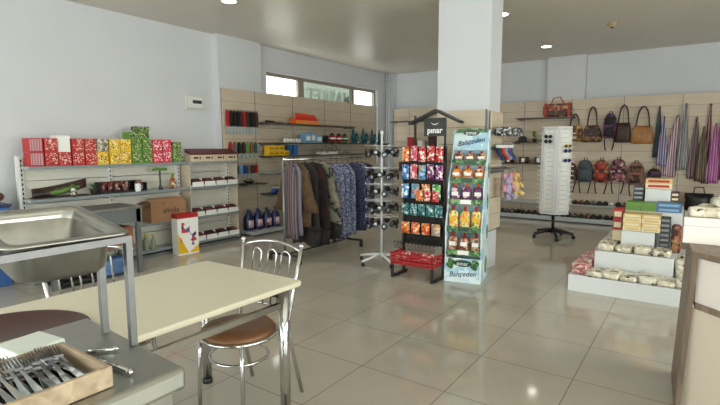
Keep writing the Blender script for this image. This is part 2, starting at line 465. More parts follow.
def shelf(label, x0, x1, y0, y1, z, m='darkwood', th=.022, bk=False, group='wall shelves', brackets=True):
    """shelf on the left wall (x range, y front..back) or on the back wall"""
    cx, cy = (x0+x1)/2, (y0+y1)/2
    t = thing('wall_shelf', label, 'shelf', (cx, cy, z), 0, group)
    hx, hy = (x1-x0)/2, (y1-y0)/2
    box_mb(-hx, hx, -hy, hy, -th, 0).build('board', m, t, bevel=.003)
    if not bk:
        for s in (-hx+.04, hx-.06):
            box_mb(s, s+.02, -hy+.03, hy, -th-.02, -th).build('bracket', 'greymetal', t)
    else:
        for s in (-hy+.04, hy-.06):
            box_mb(-hx+.03, hx, s, s+.02, -th-.02, -th).build('bracket', 'greymetal', t)
    return t
ZA, ZB_, ZC_ = 1.87, 1.53, 1.31
YF, YBK = 5.86, 6.155
shelf('dark upper shelf on the left wall, holding the red and orange box', 5.76, 8.25, YF+.03, YBK, ZA)
shelf('long dark middle shelf on the left wall, holding blue boxes and teal ornaments', 5.76, 9.55, YF, YBK, ZB_)
shelf('dark shelf on the left wall with yellow boxes above the garment rack', 5.76, 9.4, YF, YBK, ZC_)
shelf('grey shelf on the left wall behind the garment rack, empty one under the yellow boxes', 5.76, 7.5, YF, YBK, 1.03, 'shelfgrey')
shelf('glass shelf on the left wall with small blue goods beside the garment rack', 5.76, 7.5, YF, YBK, .66, 'shelfglass', .012)
shelf('small glass shelf on the left wall under the hanging strips', 5.2, 5.7, YF, YBK, .86, 'shelfglass', .012)
shelf('low grey base shelf under the blue bottles by the left wall', 5.3, 9.4, YF-.05, YBK, .09, 'shelfgrey', .06)

# ------------------------------------------------------------------ gondola shelving along the left wall
GZ = [1.25, .89, .46, .1]
def gondola(label, x0, x1, bays, side):
    t = thing('gondola_shelving', label, 'shelving', (x0, 6.0, 0), 0)
    L = x1-x0; yb = .12; yf = -.15
    st = L/bays
    box_mb(0, L, yf, yb, 0, .045).build('base', 'greymetal', t)
    mb = MB()
    for z0, z1 in ((.045, .3), (.31, .56), (.57, .82), (.83, 1.08), (1.09, 1.34)): mb.box(.02, L-.02, yb-.02, yb, z0, z1)
    mb.build('back_panel', 'gondback', t)
    for i in range(bays+1):
        c = min(max(i*st, .02), L-.02)
        mb = MB().box(c-.02, c+.02, yb-.045, yb-.021, .045, 1.36, 0)
        for k in range(24): mb.box(c-.007, c+.007, yb-.047, yb-.0445, .1+k*.052, .13+k*.052, 1)
        mb.build('upright', ['white', 'black'], t)
    for i, z in enumerate(GZ):
        for b in range(bays):
            s = box_mb(b*st+.004, (b+1)*st-.004, yf, yb-.05, z-.03, z, m=0).build('shelf_board', 'shelfgrey', t)
            box_mb(b*st+.004, (b+1)*st-.004, yf-.01, yf, z-.031, z).build('price_rail', 'shelfrail', s)
    if side == 'end':
        mb = MB().box(-.03, -.001, yf+.2, yb-.02, .045, 1.36, 0)
        mb.build('end_panel', ['white', 'black'], t)
    else:
        box_mb(-.012, 0, yf+.03, yb-.02, .0, 1.24).build('side_panel', 'slat', t)
        box_mb(L, L+.012, yf+.03, yb-.02, .0, 1.24).build('side_panel', 'slat', t)
    return t
gondola('grey metal shelving against the left wall stacked with tea boxes and a carton', 2.17, 4.16, 2, 'end')
gondola('grey metal shelving with beige sides holding white display trays of dark packs', 4.2, 5.04, 1, 'wood')

# tea boxes on the top shelf
def pack_box(name, label, loc, w, d, h, base, pr, group, rz=0.0, lid=True):
    mb = MB().box(-w/2, w/2, -d/2, d/2, 0, h, 0)
    mb.box(-w/2+.006, w/2-.006, -d/2-.0015, -d/2, h*.1, h*.94, 1)
    mb.box(-w/2+.006, w/2-.006, -d/2+.01, d/2-.01, h, h+.001, 1)
    o = mb.build(name, [base, pr], None, (loc[0], loc[1], loc[2]+.0015)); o.rotation_euler = (0, 0, rz)
    return tag(o, label, 'box', group)
BX = .132
kinds_low = ['pink']+['red']*4+['yellow']*3+['green']*2+['magenta']*2+['green']
kinds_up = ['pink', 'red', 'white', 'red', 'red', 'grey', 'yellow', 'yellow', 'green', 'green', 'magenta', 'magenta', 'olive']
ms = {'pink': ('redbase', 'pinkbox'), 'red': ('redbase', 'redbox'), 'yellow': ('yelbase', 'yelbox'), 'green': ('grnbase', 'grnbox'),
      'magenta': ('magbase', 'magbox'), 'white': ('printwhite', 'printwhite'), 'grey': ('greybox', 'greybox'), 'olive': ('dkgrnbox', 'grnbox')}
names = {'pink': 'pink-striped', 'red': 'red', 'yellow': 'yellow', 'green': 'green', 'magenta': 'magenta', 'white': 'plain white', 'grey': 'grey and cream', 'olive': 'olive green'}
for row, kk in enumerate((kinds_low, kinds_up)):
    cnt = {}
    for i, k in enumerate(kk):
        cnt[k] = cnt.get(k, 0)+1; tot = kk.count(k)
        q = '' if tot == 1 else ', %s such from left' % ORD[cnt[k]-1]
        l = '%s tea box in the %s row of the shelving top%s' % (names[k], ('lower', 'upper')[row], q)
        h = .152 + (0 if row else 0); 
        if row and k == 'white': h = .185
        if row and k == 'olive': h = .12
        x = 2.275+i*(BX+.011)+.004*math.sin(i*2.3)
        pack_box('tea_box', l, (x, 5.955+.01*math.sin(i*3+row), GZ[0]+row*.154), BX, .17, h, ms[k][0], ms[k][1], 'tea boxes on the top shelf')
for i, (x, h) in enumerate(((3.4, .09), (3.535, .115), (3.66, .0))):
    if h: pack_box('tea_box', 'dark green tea box in the third tier above the green ones, %s' % ['left', 'right'][i], (x, 5.96, GZ[0]+.306+.002), BX, .16, h, 'grnbase', 'dkgrnbox', 'tea boxes on the top shelf')
pack_box('tea_box', 'flat dark green tea box topmost of the green stack', (3.53, 5.96, GZ[0]+.306+.119), .17, .15, .045, 'dkgrnbox', 'dkgrnbox', 'tea boxes on the top shelf')

# second shelf, from left: green leaf-shaped dish, grey tin, green pot, mugs, squeegee, jar
mb = MB(); rings = []
for j in range(13):
    u = j/12; x = -.29+.58*u; hw = .004+.1*math.sin(PI*min(1, u*.97+.03))**.7; z = .05+.09*u*u
    rings.append([(x, -hw, z+.02), (x, -hw*.6, z-.03), (x, 0, z-.045), (x, hw*.6, z-.02), (x, hw, z+.06), (x, hw*.6, z+.045), (x, 0, z+.01), (x, -hw*.5, z+.005)])
t = thing('leaf_dish', 'long green and dark leaf-shaped dish on the second shelf, rising to the right', 'dish', (2.53, 5.98, GZ[1])); t.scale = (1, .75, 1)
mb.loft(rings).build('dish', pat('leaf_dish_glaze', [(58, 30, 30), (44, 30, 28), (70, 44, 38), (96, 128, 60), (116, 146, 78)], 2.2, 'noise'), t)
MB().box(-.3, .3, -.08, .08, 0, .012).build('stand', mat('dish_stand', (58, 34, 32), .5), t, bevel=.004)
t = thing('tin_can', 'small grey tin can under the leaf-shaped dish on the second shelf', 'can', (2.62, 5.862, GZ[1])); t.scale = (.78, .78, 1)
MB().lathe([(.001, .0), (.045, 0), (.045, .1), (.042, .104), (.001, .104)], 20).build('body', 'steel2', t)
MB().lathe([(.0455, .02), (.0458, .03), (.0458, .07), (.0455, .08)], 20).build('paper_label', 'greybox', t)
t = thing('potted_plant', 'small green leafy plant in a dark pot on the second shelf', 'plant', (2.88, 5.93, GZ[1]))
MB().lathe([(.001, 0), (.03, 0), (.042, .06), (.036, .06), (.001, .055)], 14).build('pot', 'dark', t)
mb = MB()
for i in range(26):
    a = random.uniform(0, 2*PI); r = random.uniform(.01, .045); h = random.uniform(.06, .13)
    c = Vector((r*math.cos(a), r*math.sin(a), h)); d = Vector((math.cos(a), math.sin(a), random.uniform(-.2, .6)))*.03; s = Vector((-math.sin(a), math.cos(a), 0))*.013
    mb.add([c-d, c+s, c+d, c-s, c+Vector((0, 0, .006))], [(0, 1, 4), (1, 2, 4), (2, 3, 4), (3, 0, 4), (0, 3, 2, 1)])
mb.build('foliage', mat('leaf_dark_green', (46, 92, 60), .5), t)
t = thing('mug_display', 'dark open display box on the second shelf holding a row of patterned mugs', 'box', (3.24, 5.945, GZ[1]))
MB().box(-.3, .3, -.06, .09, 0, .01).box(-.3, .3, .08, .09, .01, .14).box(-.3, -.29, -.06, .08, .01, .11).box(.29, .3, -.06, .08, .01, .11).box(-.29, .29, -.06, -.052, .01, .03).build('case', 'black', t)
mugpat = pat('mug_print', [(70, 20, 26), (110, 30, 36), (160, 130, 110), (40, 20, 22), (90, 40, 34)], 40, 'voronoi', .3)
def mug(name, label, loc, m, group, r=.043, h=.125):
    t = thing(name, label, 'mug', loc, 0, group)
    MB().lathe([(.001, 0), (r*.85, 0), (r, .02), (r, h), (r-.004, h), (r-.005, .01), (.001, .008)], 18).build('body', m, t)
    MB().tube([(r-.003, 0, h*.8), (r+.022, 0, h*.75), (r+.026, 0, h*.45), (r-.003, 0, h*.25)], .005, 6).build('handle', m, t)
    return t
for i in range(6):
    if i == 4: continue
    mug('mug', 'dark red patterned mug in the black display box, %s from the left' % ORD[i if i < 4 else 4], (2.995+i*.092, 5.95, GZ[1]+.012), mugpat, 'patterned mugs')
mug('mug', 'plain white cup in front of the patterned mugs', (3.4, 5.865, GZ[1]), 'white', None, .036, .1)
t = thing('squeegee', 'green T-shaped squeegee standing upright on the second shelf', 'squeegee', (3.74, 5.9, GZ[1]))
MB().box(-.11, .11, -.012, .012, .25, .275).box(-.09, .1, -.02, .02, .275, .29).build('blade_holder', 'green', t, bevel=.004)
MB().lathe([(.001, 0), (.03, 0), (.026, .03), (.014, .06), (.012, .25), (.001, .25)], 12).build('handle', mat('squeegee_handle', (54, 66, 52), .5), t)
t = thing('spray_bottle', 'reddish brown bottle with green top on the second shelf beside the squeegee', 'bottle', (3.95, 5.93, GZ[1]))
MB().lathe([(.001, 0), (.045, 0), (.048, .02), (.046, .1), (.02, .15), (.016, .17), (.001, .17)], 16).build('body', pat('bottle_red_brown', [(120, 50, 34), (180, 90, 60), (90, 60, 40), (200, 180, 140)], 30, 'voronoi'), t)
MB().lathe([(.001, .17), (.02, .17), (.02, .2), (.001, .2)], 12).build('cap', 'green', t)
# right bay of the left gondola: carton, bottles, tall printed carton
t = thing('carton', 'brown cardboard carton with open flaps and dark lettering on the third shelf', 'carton', (3.8, 5.93, GZ[2]), R(-6))
w, d, h = .25, .13, .27
MB().box(-w, w, -d, d, 0, .006).box(-w, w, -d, -d+.006, .006, h).box(-w, w, d-.006, d, .006, h).box(-w, -w+.006, -d+.006, d-.006, .006, h).box(w-.006, w, -d+.006, d-.006, .006, h).build('body', 'cardboard', t)
MB().add([(-w, -d, h), (w, -d, h), (w, -d+.1, h+.05), (-w, -d+.1, h+.05), (-w, -d, h-.005), (w, -d, h-.005), (w, -d+.1, h+.045), (-w, -d+.1, h+.045)],
         [(0, 1, 2, 3), (7, 6, 5, 4), (0, 4, 5, 1), (1, 5, 6, 2), (2, 6, 7, 3), (3, 7, 4, 0)]).build('flap', 'cardboard', t)
MB().add([(-w, -d, h), (-w, d, h), (-w-.11, d, h-.05), (-w-.11, -d, h-.05), (-w, -d, h-.005), (-w, d, h-.005), (-w-.11, d, h-.055), (-w-.11, -d, h-.055)],
         [(0, 1, 2, 3), (7, 6, 5, 4), (0, 4, 5, 1), (1, 5, 6, 2), (2, 6, 7, 3), (3, 7, 4, 0)]).build('flap', 'carddark', t)
text('alinda', .1, 'lettering', 'printdark', t, (1, 0, 0), (0, 0, 1), (.03, -d-.002, .15), .001)
text('3', .06, 'lettering', 'red', t, (1, 0, 0), (0, 0, 1), (-.08, -d-.002, .23), .001)
for i, (x, y, r_) in enumerate(((3.5, 5.9, .03), (3.58, 5.88, .032), (3.54, 5.99, .03))):
    t = thing('bottle', ['small grey-green bottle with yellow cap on the bottom shelf, the left one', 'small grey-green bottle with yellow cap on the bottom shelf, the right one', 'small grey-green bottle on the bottom shelf behind the front two'][i], 'bottle', (x, y, GZ[3]), 0, 'small bottles on the bottom shelf')
    MB().lathe([(.001, 0), (r_, 0), (r_+.002, .02), (r_, .12), (.014, .15), (.013, .17), (.001, .17)], 14).build('body', mat('bottle_greygreen%d' % i, (128, 138, 112), .3), t)
    MB().lathe([(.001, .17), (.016, .17), (.016, .2), (.001, .2)], 12).build('cap', mat('cap_olive%d' % i, (190, 180, 70), .4), t)
t = thing('appliance_carton', 'tall white carton with red top and yellow corner on the floor by the shelves', 'carton', (3.955, 5.705, 0), R(-4))
MB().box(-.155, .155, -.075, .075, 0, .56).build('body', 'printwhite', t)
MB().box(-.1555, .1565, -.077, .07, .5, .561).build('red_band', 'red', t)
MB().prism([(-.155, .02), (.0, .02), (-.155, .3)], 'y', -.077, -.075).prism([(.0, .02), (.155, .02), (.155, .12)], 'y', -.077, -.075).build('yellow_corner', 'yellow', t)
MB().box(-.1, .02, -.079, -.077, .3, .44).box(.03, .12, -.079, -.077, .12, .3).build('print', pat('appliance_print', [(60, 50, 90), (200, 60, 60), (235, 235, 230), (235, 235, 230), (120, 90, 140)], 22, 'voronoi'), t)
text('5', .09, 'print', 'redbase', t, (1, 0, 0), (0, 0, 1), (-.11, -.078, .2), .001)

# right gondola: trays and boxed sets
def pack_tray(label, x, z, group):
    t = thing('display_tray', label, 'tray', (x, 5.92, z), 0, group)
    w = .098
    MB().prism([(-.07, 0), (.07, 0), (.07, .115), (.06, .115), (.06, .012), (-.06, .012), (-.062, .07), (-.07, .07)], 'x', -w, -w+.01).build('side', 'printwhite', t)
    MB().prism([(-.07, 0), (.07, 0), (.07, .115), (.06, .115), (.06, .012), (-.06, .012), (-.062, .07), (-.07, .07)], 'x', -w+.01, w-.01).build('tray', 'printwhite', t)
    MB().prism([(-.055, .02), (.05, .02), (.05, .112), (.03, .112), (-.055, .085)], 'x', -w+.035, w-.035).build('pack_row', pat('tray_dark_pack', [(34, 22, 22), (60, 24, 26), (26, 20, 20), (140, 40, 44)], 30, 'voronoi') if 'tp' not in M else M['tp'], t)
    return t
M['tp'] = pat('tray_dark_pack', [(34, 22, 22), (60, 24, 26), (26, 20, 20), (140, 40, 44)], 30, 'voronoi')
for j, zz in enumerate((GZ[1], GZ[2], GZ[3])):
    for i in range(4):
        pack_tray('white display tray of dark packs on the %s shelf, %s from left' % (['upper', 'middle', 'bottom'][j], ORD[i]), 4.31+i*.209, zz, 'white display trays')
for i in range(4):
    t = thing('boxed_set', 'cream box with dark maroon lid on the right shelving top, %s from left' % ORD[i], 'box', (4.31+i*.209, 5.93, GZ[0]), 0, 'maroon-lidded boxes')
    MB().box(-.1, .1, -.07, .07, 0, .1).build('body', mat('boxed_cream%d' % i, (206, 186, 160), .6), t)
    MB().prism([(-.075, .095), (.075, .13), (.075, .18), (-.072, .115)], 'x', -.102, .102).build('lid', mat('boxed_maroon%d' % i, (86, 30, 40), .5), t)
    MB().box(-.06, .02, -.072, -.07, .04, .065).box(.04, .06, -.072, -.07, .03, .07).build('print', 'printdark', t)

# breaker panel on the left wall
t = thing('breaker_panel', 'small cream fuse box cover with a dark window on the left wall', 'panel', (4.62, YL, 2.02))
MB().box(-.16, .16, -.03, 0, 0, .22).build('frame', mat('breaker_cream', (206, 206, 196), .4), t, bevel=.006)
MB().box(-.13, .13, -.036, -.03, .03, .19).build('cover', 'white', t, bevel=.003)
MB().box(-.05, .11, -.039, -.036, .09, .14).build('window', mat('breaker_dark', (60, 64, 62), .2), t)

# steel table in front of the left gondola
t = thing('steel_table', 'grey steel side table with apron in front of the tea shelves', 'table', (2.62, 5.5, 0))
MB().box(-.55, .47, -.25, .25, .755, .785).build('tabletop', 'steel2', t, bevel=.004)
MB().box(-.53, .45, -.235, -.225, .6, .755).box(.44, .45, -.225, .225, .6, .755).box(-.53, -.52, -.225, .225, .6, .755).build('apron', 'greymetal', t)
for sx in (-.5, .42):
    for sy in (-.21, .21): MB().box(sx-.025, sx+.025, sy-.025, sy+.025, 0, .755).build('leg', 'greymetal', t)
MB().box(-.5, .42, -.2, .2, .3, .325).build('undershelf', 'steel2', t)
t = thing('wooden_crate', 'low orange-brown wooden box on the undershelf of the steel table', 'crate', (2.82, 5.44, .325))
MB().box(-.17, .17, -.13, .13, 0, .01).box(-.17, .17, -.13, -.12, .01, .22).box(-.17, .17, .12, .13, .01, .22).box(-.17, -.16, -.12, .12, .01, .22).box(.16, .17, -.12, .12, .01, .22).build('body', mat('crate_brown', (140, 84, 58), .6, noise=.1), t)
t = thing('plastic_bag', 'crumpled blue plastic bag on the floor under the steel table', 'bag', (2.78, 5.42, 0))
MB().pillow(.36, .22, .24, 8, wob=.014).build('body', mat('bag_blue', (74, 104, 150), .35), t)
t = thing('plastic_crate', 'dark slatted plastic crate on the floor behind the blue bag under the steel table', 'crate', (2.37, 5.45, 0))
mb = MB().box(-.2, .2, -.16, .16, 0, .015)
for k in range(4):
    z = .03+k*.06; mb.box(-.2, .2, -.16, -.15, z, z+.035).box(-.2, .2, .15, .16, z, z+.035).box(-.2, -.19, -.15, .15, z, z+.035).box(.19, .2, -.15, .15, z, z+.035)
for a in (-.19, .19):
    for b in (-.15, .15): mb.box(a-.01, a+.01, b-.01, b+.01, .0, .26)
mb.build('body', 'black', t)
t = thing('storage_bin', 'tall blue plastic bin beside the left end of the shelving', 'bin', (1.8, 6.06, 0))
MB().loft([[(sx*(.16+.03*z), sy*(.16+.03*z), z) for sx, sy in ((-1, -1), (1, -1), (1, 1), (-1, 1))] for z in (0, .4, .84)], smooth=False).build('body', mat('bin_blue', (52, 92, 152), .4), t, bevel=.01)
MB().box(-.2, .2, -.2, .2, .84, .87).build('lid', 'navy', t, bevel=.006)
t = thing('leather_bag', 'round brown bag lying on the blue bin at the left edge', 'bag', (1.84, 6.04, .87))
MB().ball((0, 0, .07), (.16, .12, .07), 14, 8).build('body', mat('bag_brown', (110, 72, 52), .6, noise=.2, nscale=14), t)
MB().tube([(-.1, -.03, .12), (-.05, -.04, .17), (.05, -.04, .17), (.1, -.03, .12)], .008, 6).build('handle', 'dark', t)

# ------------------------------------------------------------------ goods on the left wall
def hang_strip(label, x, z, h, m, group, w=.042, tipm='shelfgrey', name='hanging_pack'):
    t = thing(name, label, 'hanging pack', (x, 6.1, z), 0, group)
    MB().box(-w/2, w/2, -.006, .006, 0, h*.32, 0).build('tip', tipm, t)
    MB().loft([[(sx*w/2*k, sy*.012*k, zz) for sx, sy in ((-1, -1), (1, -1), (1, 1), (-1, 1))] for zz, k in ((h*.3, .6), (h*.4, 1), (h*.85, 1), (h, .7))], smooth=False).build('body', m, t)
    MB().tube([(0, .05, h+.012), (0, -.03, h+.012), (0, -.035, h+.025)], .003, 6).build('hook', 'steel', t)
    return t
rowA = ['red', 'black', 'black', 'black', 'traybrown', 'red', 'traybrown', 'black', 'dark', 'traybrown']
for i, k in enumerate(rowA):
    nm = {'red': 'red', 'black': 'black', 'traybrown': 'maroon', 'dark': 'charcoal'}[k]
    hang_strip('%s long pack hanging in the top row on the left wall, %s from left' % (nm, ORD[i]), 5.08+i*.068, 1.67, .36, k, 'top row of hanging packs', .056)
rowB = [('red', 'red'), ('greymetal', 'grey'), ('black', 'black'), ('dark', 'charcoal'), ('green', 'green'), ('seat', 'brown'), ('teal', 'teal')]
for i, (k, nm) in enumerate(rowB):
    hang_strip('%s pack hanging in the middle row on the left wall, %s from left' % (nm, ORD[i]), 5.12+i*.088, 1.27, .26, k, 'middle row of hanging packs', .06)
rowC = [('teal', 'teal'), ('lblue', 'light blue'), ('blue', 'blue'), ('greymetal', 'grey'), ('traybrown', 'maroon'), ('red', 'red')]
for i, (k, nm) in enumerate(rowC):
    hang_strip('%s pack hanging in the bottom row on the left wall, %s from left' % (nm, ORD[i]), 5.24+i*.082, .95, .21, k, 'bottom row of hanging packs', .064)
t = thing('trinket_bowl', 'small dark bowl of green trinkets on the glass shelf under the hanging packs', 'bowl', (5.4, 6.0, .86))
MB().lathe([(.001, 0), (.05, 0), (.1, .05), (.095, .05), (.045, .01), (.001, .01)], 16).build('bowl', 'dark', t)
MB().ball((0, 0, .045), (.075, .075, .03), 10, 6).build('contents', pat('trinket_mix', [(60, 90, 60), (30, 40, 30), (140, 150, 110)], 40, 'voronoi'), t)
for i in range(4):
    t = thing('jug', 'blue plastic bottle with pink label low by the left wall, %s from left' % ORD[i], 'bottle', (5.36+i*.185, 6.0-.02*i, .09), 0, 'blue bottles')
    MB().lathe([(.001, 0), (.078, 0), (.085, .02), (.085, .19), (.06, .25), (.024, .285), (.022, .31), (.001, .31)], 18).build('body', 'navy', t)
    MB().lathe([(.001, .31), (.027, .31), (.027, .345), (.001, .345)], 12).build('cap', 'blue', t)
    mb = MB(); mb.loft([[(.0865*math.sin(a), -.0865*math.cos(a), z) for a in [R(-40+10*q) for q in range(9)]]+[(.084*math.sin(a), -.084*math.cos(a), z) for a in [R(40-10*q) for q in range(9)]] for z in (.05, .17)])
    mb.build('sticker', pat('jug_label%d' % i, [(190, 120, 140), (214, 190, 196), (150, 70, 100)], 14, 'noise'), t)
    MB().tube([(.06, 0, .245), (.085, 0, .27), (.06, 0, .3), (.022, 0, .3)], .009, 6).build('handle', 'navy', t)
# upper shelf: red and orange box, dark tool
t = thing('gift_box', 'slanted red and orange open box on the upper left-wall shelf', 'box', (6.77, 6.0, ZA))
MB().prism([(-.3, 0), (.34, 0), (.2, .17), (-.33, .19)], 'y', -.09, -.08).build('lid', pat('red_orange_fade', [(206, 40, 40), (222, 70, 40), (232, 110, 40), (236, 140, 50)], 1.2, 'wavez', stretch=(1, 1, 1)), t)
MB().box(-.3, .3, -.08, .08, 0, .1).build('body', 'orange', t)
t = thing('hand_tool', 'dark slim tool lying at the left end of the upper left-wall shelf', 'tool', (5.98, 5.98, ZA))
MB().tube([(-.2, 0, .016), (.0, 0, .016)], .016, 8).build('handle', 'black', t); MB().box(0, .2, -.02, .02, .004, .02).build('blade', 'greymetal', t)
# middle shelf
for i, (x, w, h, m, l) in enumerate(((6.78, .16, .17, 'lblue', 'light blue box with white print on the middle shelf, the left and taller'), (6.93, .13, .19, 'lblue', 'light blue box with white print on the middle shelf, the centre one'), (7.1, .17, .15, 'lblue', 'light blue box on the middle shelf, the right and lower'))):
    t = thing('toy_box', l, 'box', (x, 5.98, ZB_), 0, 'light blue boxes'); MB().box(-w/2, w/2, -.07, .07, 0, h).build('body', m, t); MB().box(-w*.36, w*.36, -.072, -.07, h*.25, h*.7).build('print', 'printwhite', t)
for i in range(6):
    t = thing('small_bottle', 'tiny white bottle left of the light blue boxes on the middle shelf, %s in row' % ORD[i], 'bottle', (6.2+i*.075, 5.95, ZB_), 0, 'tiny white bottles')
    MB().lathe([(.001, 0), (.026, 0), (.026, .06), (.012, .075), (.001, .075)], 12).build('body', 'printwhite', t); MB().lathe([(.001, .075), (.014, .075), (.014, .09), (.001, .09)], 10).build('cap', 'greymetal', t)
for i in range(2):
    t = thing('jar', 'dark jar right of the light blue boxes, the %s one' % ('left', 'right')[i], 'jar', (7.27+i*.12, 5.97, ZB_), 0, 'dark jars')
    MB().lathe([(.001, 0), (.035, 0), (.04, .02), (.04, .1), (.028, .12), (.001, .12)], 14).build('body', 'dark', t); MB().lathe([(.001, .12), (.034, .12), (.034, .145), (.001, .145)], 14).build('lid', 'traybrown', t)
for i, (x, m, l) in enumerate(((7.56, 'red', 'red and white lantern on the middle shelf'), (7.78, 'red', 'red patterned lantern on the middle shelf beside the red and white one'), (7.98, 'dkgrnbox', 'dark green and white lantern on the middle shelf'))):
    t = thing('lantern', l, 'lantern', (x, 5.97, ZB_), 0, 'lanterns on the middle shelf')
    MB().lathe([(.001, 0), (.05, 0), (.05, .02), (.001, .02)], 8).build('base', 'dark', t)
    MB().lathe([(.001, .02), (.06, .03), (.075, .09), (.06, .15), (.001, .155)], 12).build('body', m, t)
    MB().lathe([(.074, .075), (.0765, .08), (.0765, .1), (.074, .105)], 12).build('band', 'printwhite', t)
    MB().lathe([(.001, .15), (.055, .155), (.02, .19), (.001, .2)], 8).build('cap', 'dark', t)
for i, (x, s) in enumerate(((8.35, 1.0), (8.72, 1.0), (9.06, .95), (9.36, .9))):
    t = thing('ornament', 'dark teal branching ornament on the middle shelf, %s from left' % ORD[i], 'ornament', (x, 5.99, ZB_), 0, 'teal ornaments')
    MB().lathe([(.001, 0), (.075*s, 0), (.07*s, .03), (.03*s, .05), (.001, .05)], 14).build('base', 'teal', t)
    mb = MB().loft([[(.035*s*k*math.cos(a)-.04*s, .03*s*k*math.sin(a), z*s) for a in [q*PI/4 for q in range(8)]] for z, k in ((.04, .9), (.12, 1.5), (.2, 1.1), (.27, .8), (.34, .15))])
    mb.build('body', 'teal', t)
    MB().loft([[(.03*s*k*math.cos(a)+.075*s+.02*z, .03*s*k*math.sin(a), z*s) for a in [q*PI/4 for q in range(8)]] for z, k in ((.02, 1.2), (.1, 1.8), (.17, 1.6), (.22, .5))]).build('side_figure', 'teal', t)
    MB().box(.0, .06*s, -.085*s, -.078*s, 0, .035).build('price_card', 'printwhite', t)
# lower shelf: yellow boxes, blue box, green garland
for r_ in range(2):
    for i in range(4 if r_ == 0 else 3):
        t = thing('yellow_box', 'yellow box in the %s row beside the blue box, %s from left' % (('lower', 'upper')[r_], ORD[i]), 'box', (5.83+i*.122, 5.96, ZC_+r_*.086), 0, 'yellow boxes')
        MB().box(-.058, .058, -.06, .06, 0, .084).build('body', 'yellow', t); MB().box(-.04, .04, -.0615, -.06, .03, .045).build('print', 'printdark', t)
t = thing('blue_box', 'bright blue upright box right of the yellow boxes', 'box', (6.4, 5.96, ZC_)); MB().box(-.09, .09, -.06, .06, 0, .18).build('body', mat('blue_box', (40, 110, 180), .45), t); MB().box(-.075, -.03, -.062, -.06, .02, .16).build('print', 'printdark', t)
t = thing('artificial_plant', 'trailing pale green artificial plant on the shelf above the garment rack', 'plant', (7.55, 5.96, ZC_))
mb = MB()
for i in range(70):
    c = Vector((random.uniform(-.5, .5), random.uniform(-.1, .08), 0)); c.z = random.uniform(.02, .2)*(1-abs(c.x)*1.1)+.01
    d = Vector((random.uniform(-1, 1), random.uniform(-1, .3), random.uniform(-.2, .5))).normalized()*.05; s_ = d.cross(Vector((0, 0, 1))).normalized()*.018
    mb.add([c-d, c+s_, c+d, c-s_, c+Vector((0, 0, .008))], [(0, 1, 4), (1, 2, 4), (2, 3, 4), (3, 0, 4), (0, 3, 2, 1)])
mb.build('foliage', mat('leaf_pale', (96, 130, 108), .5), t)
MB().box(-.42, .1, -.06, .06, 0, .05).build('planter', 'printwhite', t)
for i, x in enumerate((5.95, 6.12, 6.27)):
    t = thing('wrapped_gift', 'small blue wrapped pack on the glass shelf left of the garments, %s from left' % ORD[i], 'pack', (x, 5.96, .66), 0, 'small blue packs'); MB().pillow(.15, .09, .1, 5, wob=.006).build('body', 'lblue' if i == 1 else 'blue', t); MB().box(-.02, .02, -.06, .06, .088, .1).build('bow', 'orange' if i == 2 else 'printwhite', t)

# ------------------------------------------------------------------ garment rack
GY, GZT = 4.2, 1.3
t = thing('garment_rack', 'chrome garment rail on casters crowded with dark and blue clothes', 'clothes rack', (5.25, GY, 0))
MB().tube([(-.93, 0, GZT), (.95, 0, GZT)], .012, 10).build('rail', 'chrome', t)
for x in (-.915, .42):
    MB().tube([(x, 0, .1), (x, 0, GZT-.014)], .016, 10).build('post', 'greymetal', t)
    MB().tube([(x, -.26, .1), (x, .26, .1)], .016, 8).build('foot_bar', 'blackmetal', t)
    for y in (-.25, .25):
        MB().lathe([(.001, -.014), (.03, -.014), (.034, 0), (.03, .014), (.001, .014)], 14, (x, y, .034), axis='x').box(x-.022, x-.016, y-.012, y+.012, .03, .095).box(x+.016, x+.022, y-.012, y+.012, .03, .095).box(x-.022, x+.022, y-.012, y+.012, .075, .095).build('caster', 'black', t)
MB().tube([(-.915, 0, .1), (.42, 0, .1)], .012, 8).build('lower_bar', 'blackmetal', t)
M['bluepat'] = pat('blue_woven', [(84, 90, 128), (140, 146, 178), (66, 72, 108), (190, 194, 212), (100, 106, 144)], 120, 'voronoi', .85, (1, 1, .6))
M['bluepat2'] = pat('blue_woven_dark', [(40, 44, 72), (88, 92, 126), (50, 52, 80), (70, 78, 116)], 120, 'voronoi', .85)
M['kimono'] = pat('olive_grey_print', [(126, 120, 104), (134, 128, 112), (118, 112, 98), (34, 32, 30), (130, 124, 108)], 7, 'noise', .85)
M['brownc'] = mat('brown_cloth', (78, 57, 36), .9, noise=.2, nscale=12)
M['mauvec'] = pat('mauve_stripe', [(92, 76, 82), (124, 108, 114), (64, 50, 58)], 9, 'wavey', .85)
M['lilac'] = mat('lilac_grey_cloth', (120, 116, 130), .9)
M['blackred'] = pat('black_red_print', [(24, 20, 20), (30, 24, 24), (28, 22, 22), (72, 20, 24)], 6, 'noise', .9)
M['purplec'] = pat('purple_print', [(86, 60, 96), (130, 96, 128), (60, 44, 78)], 30, 'voronoi', .85)
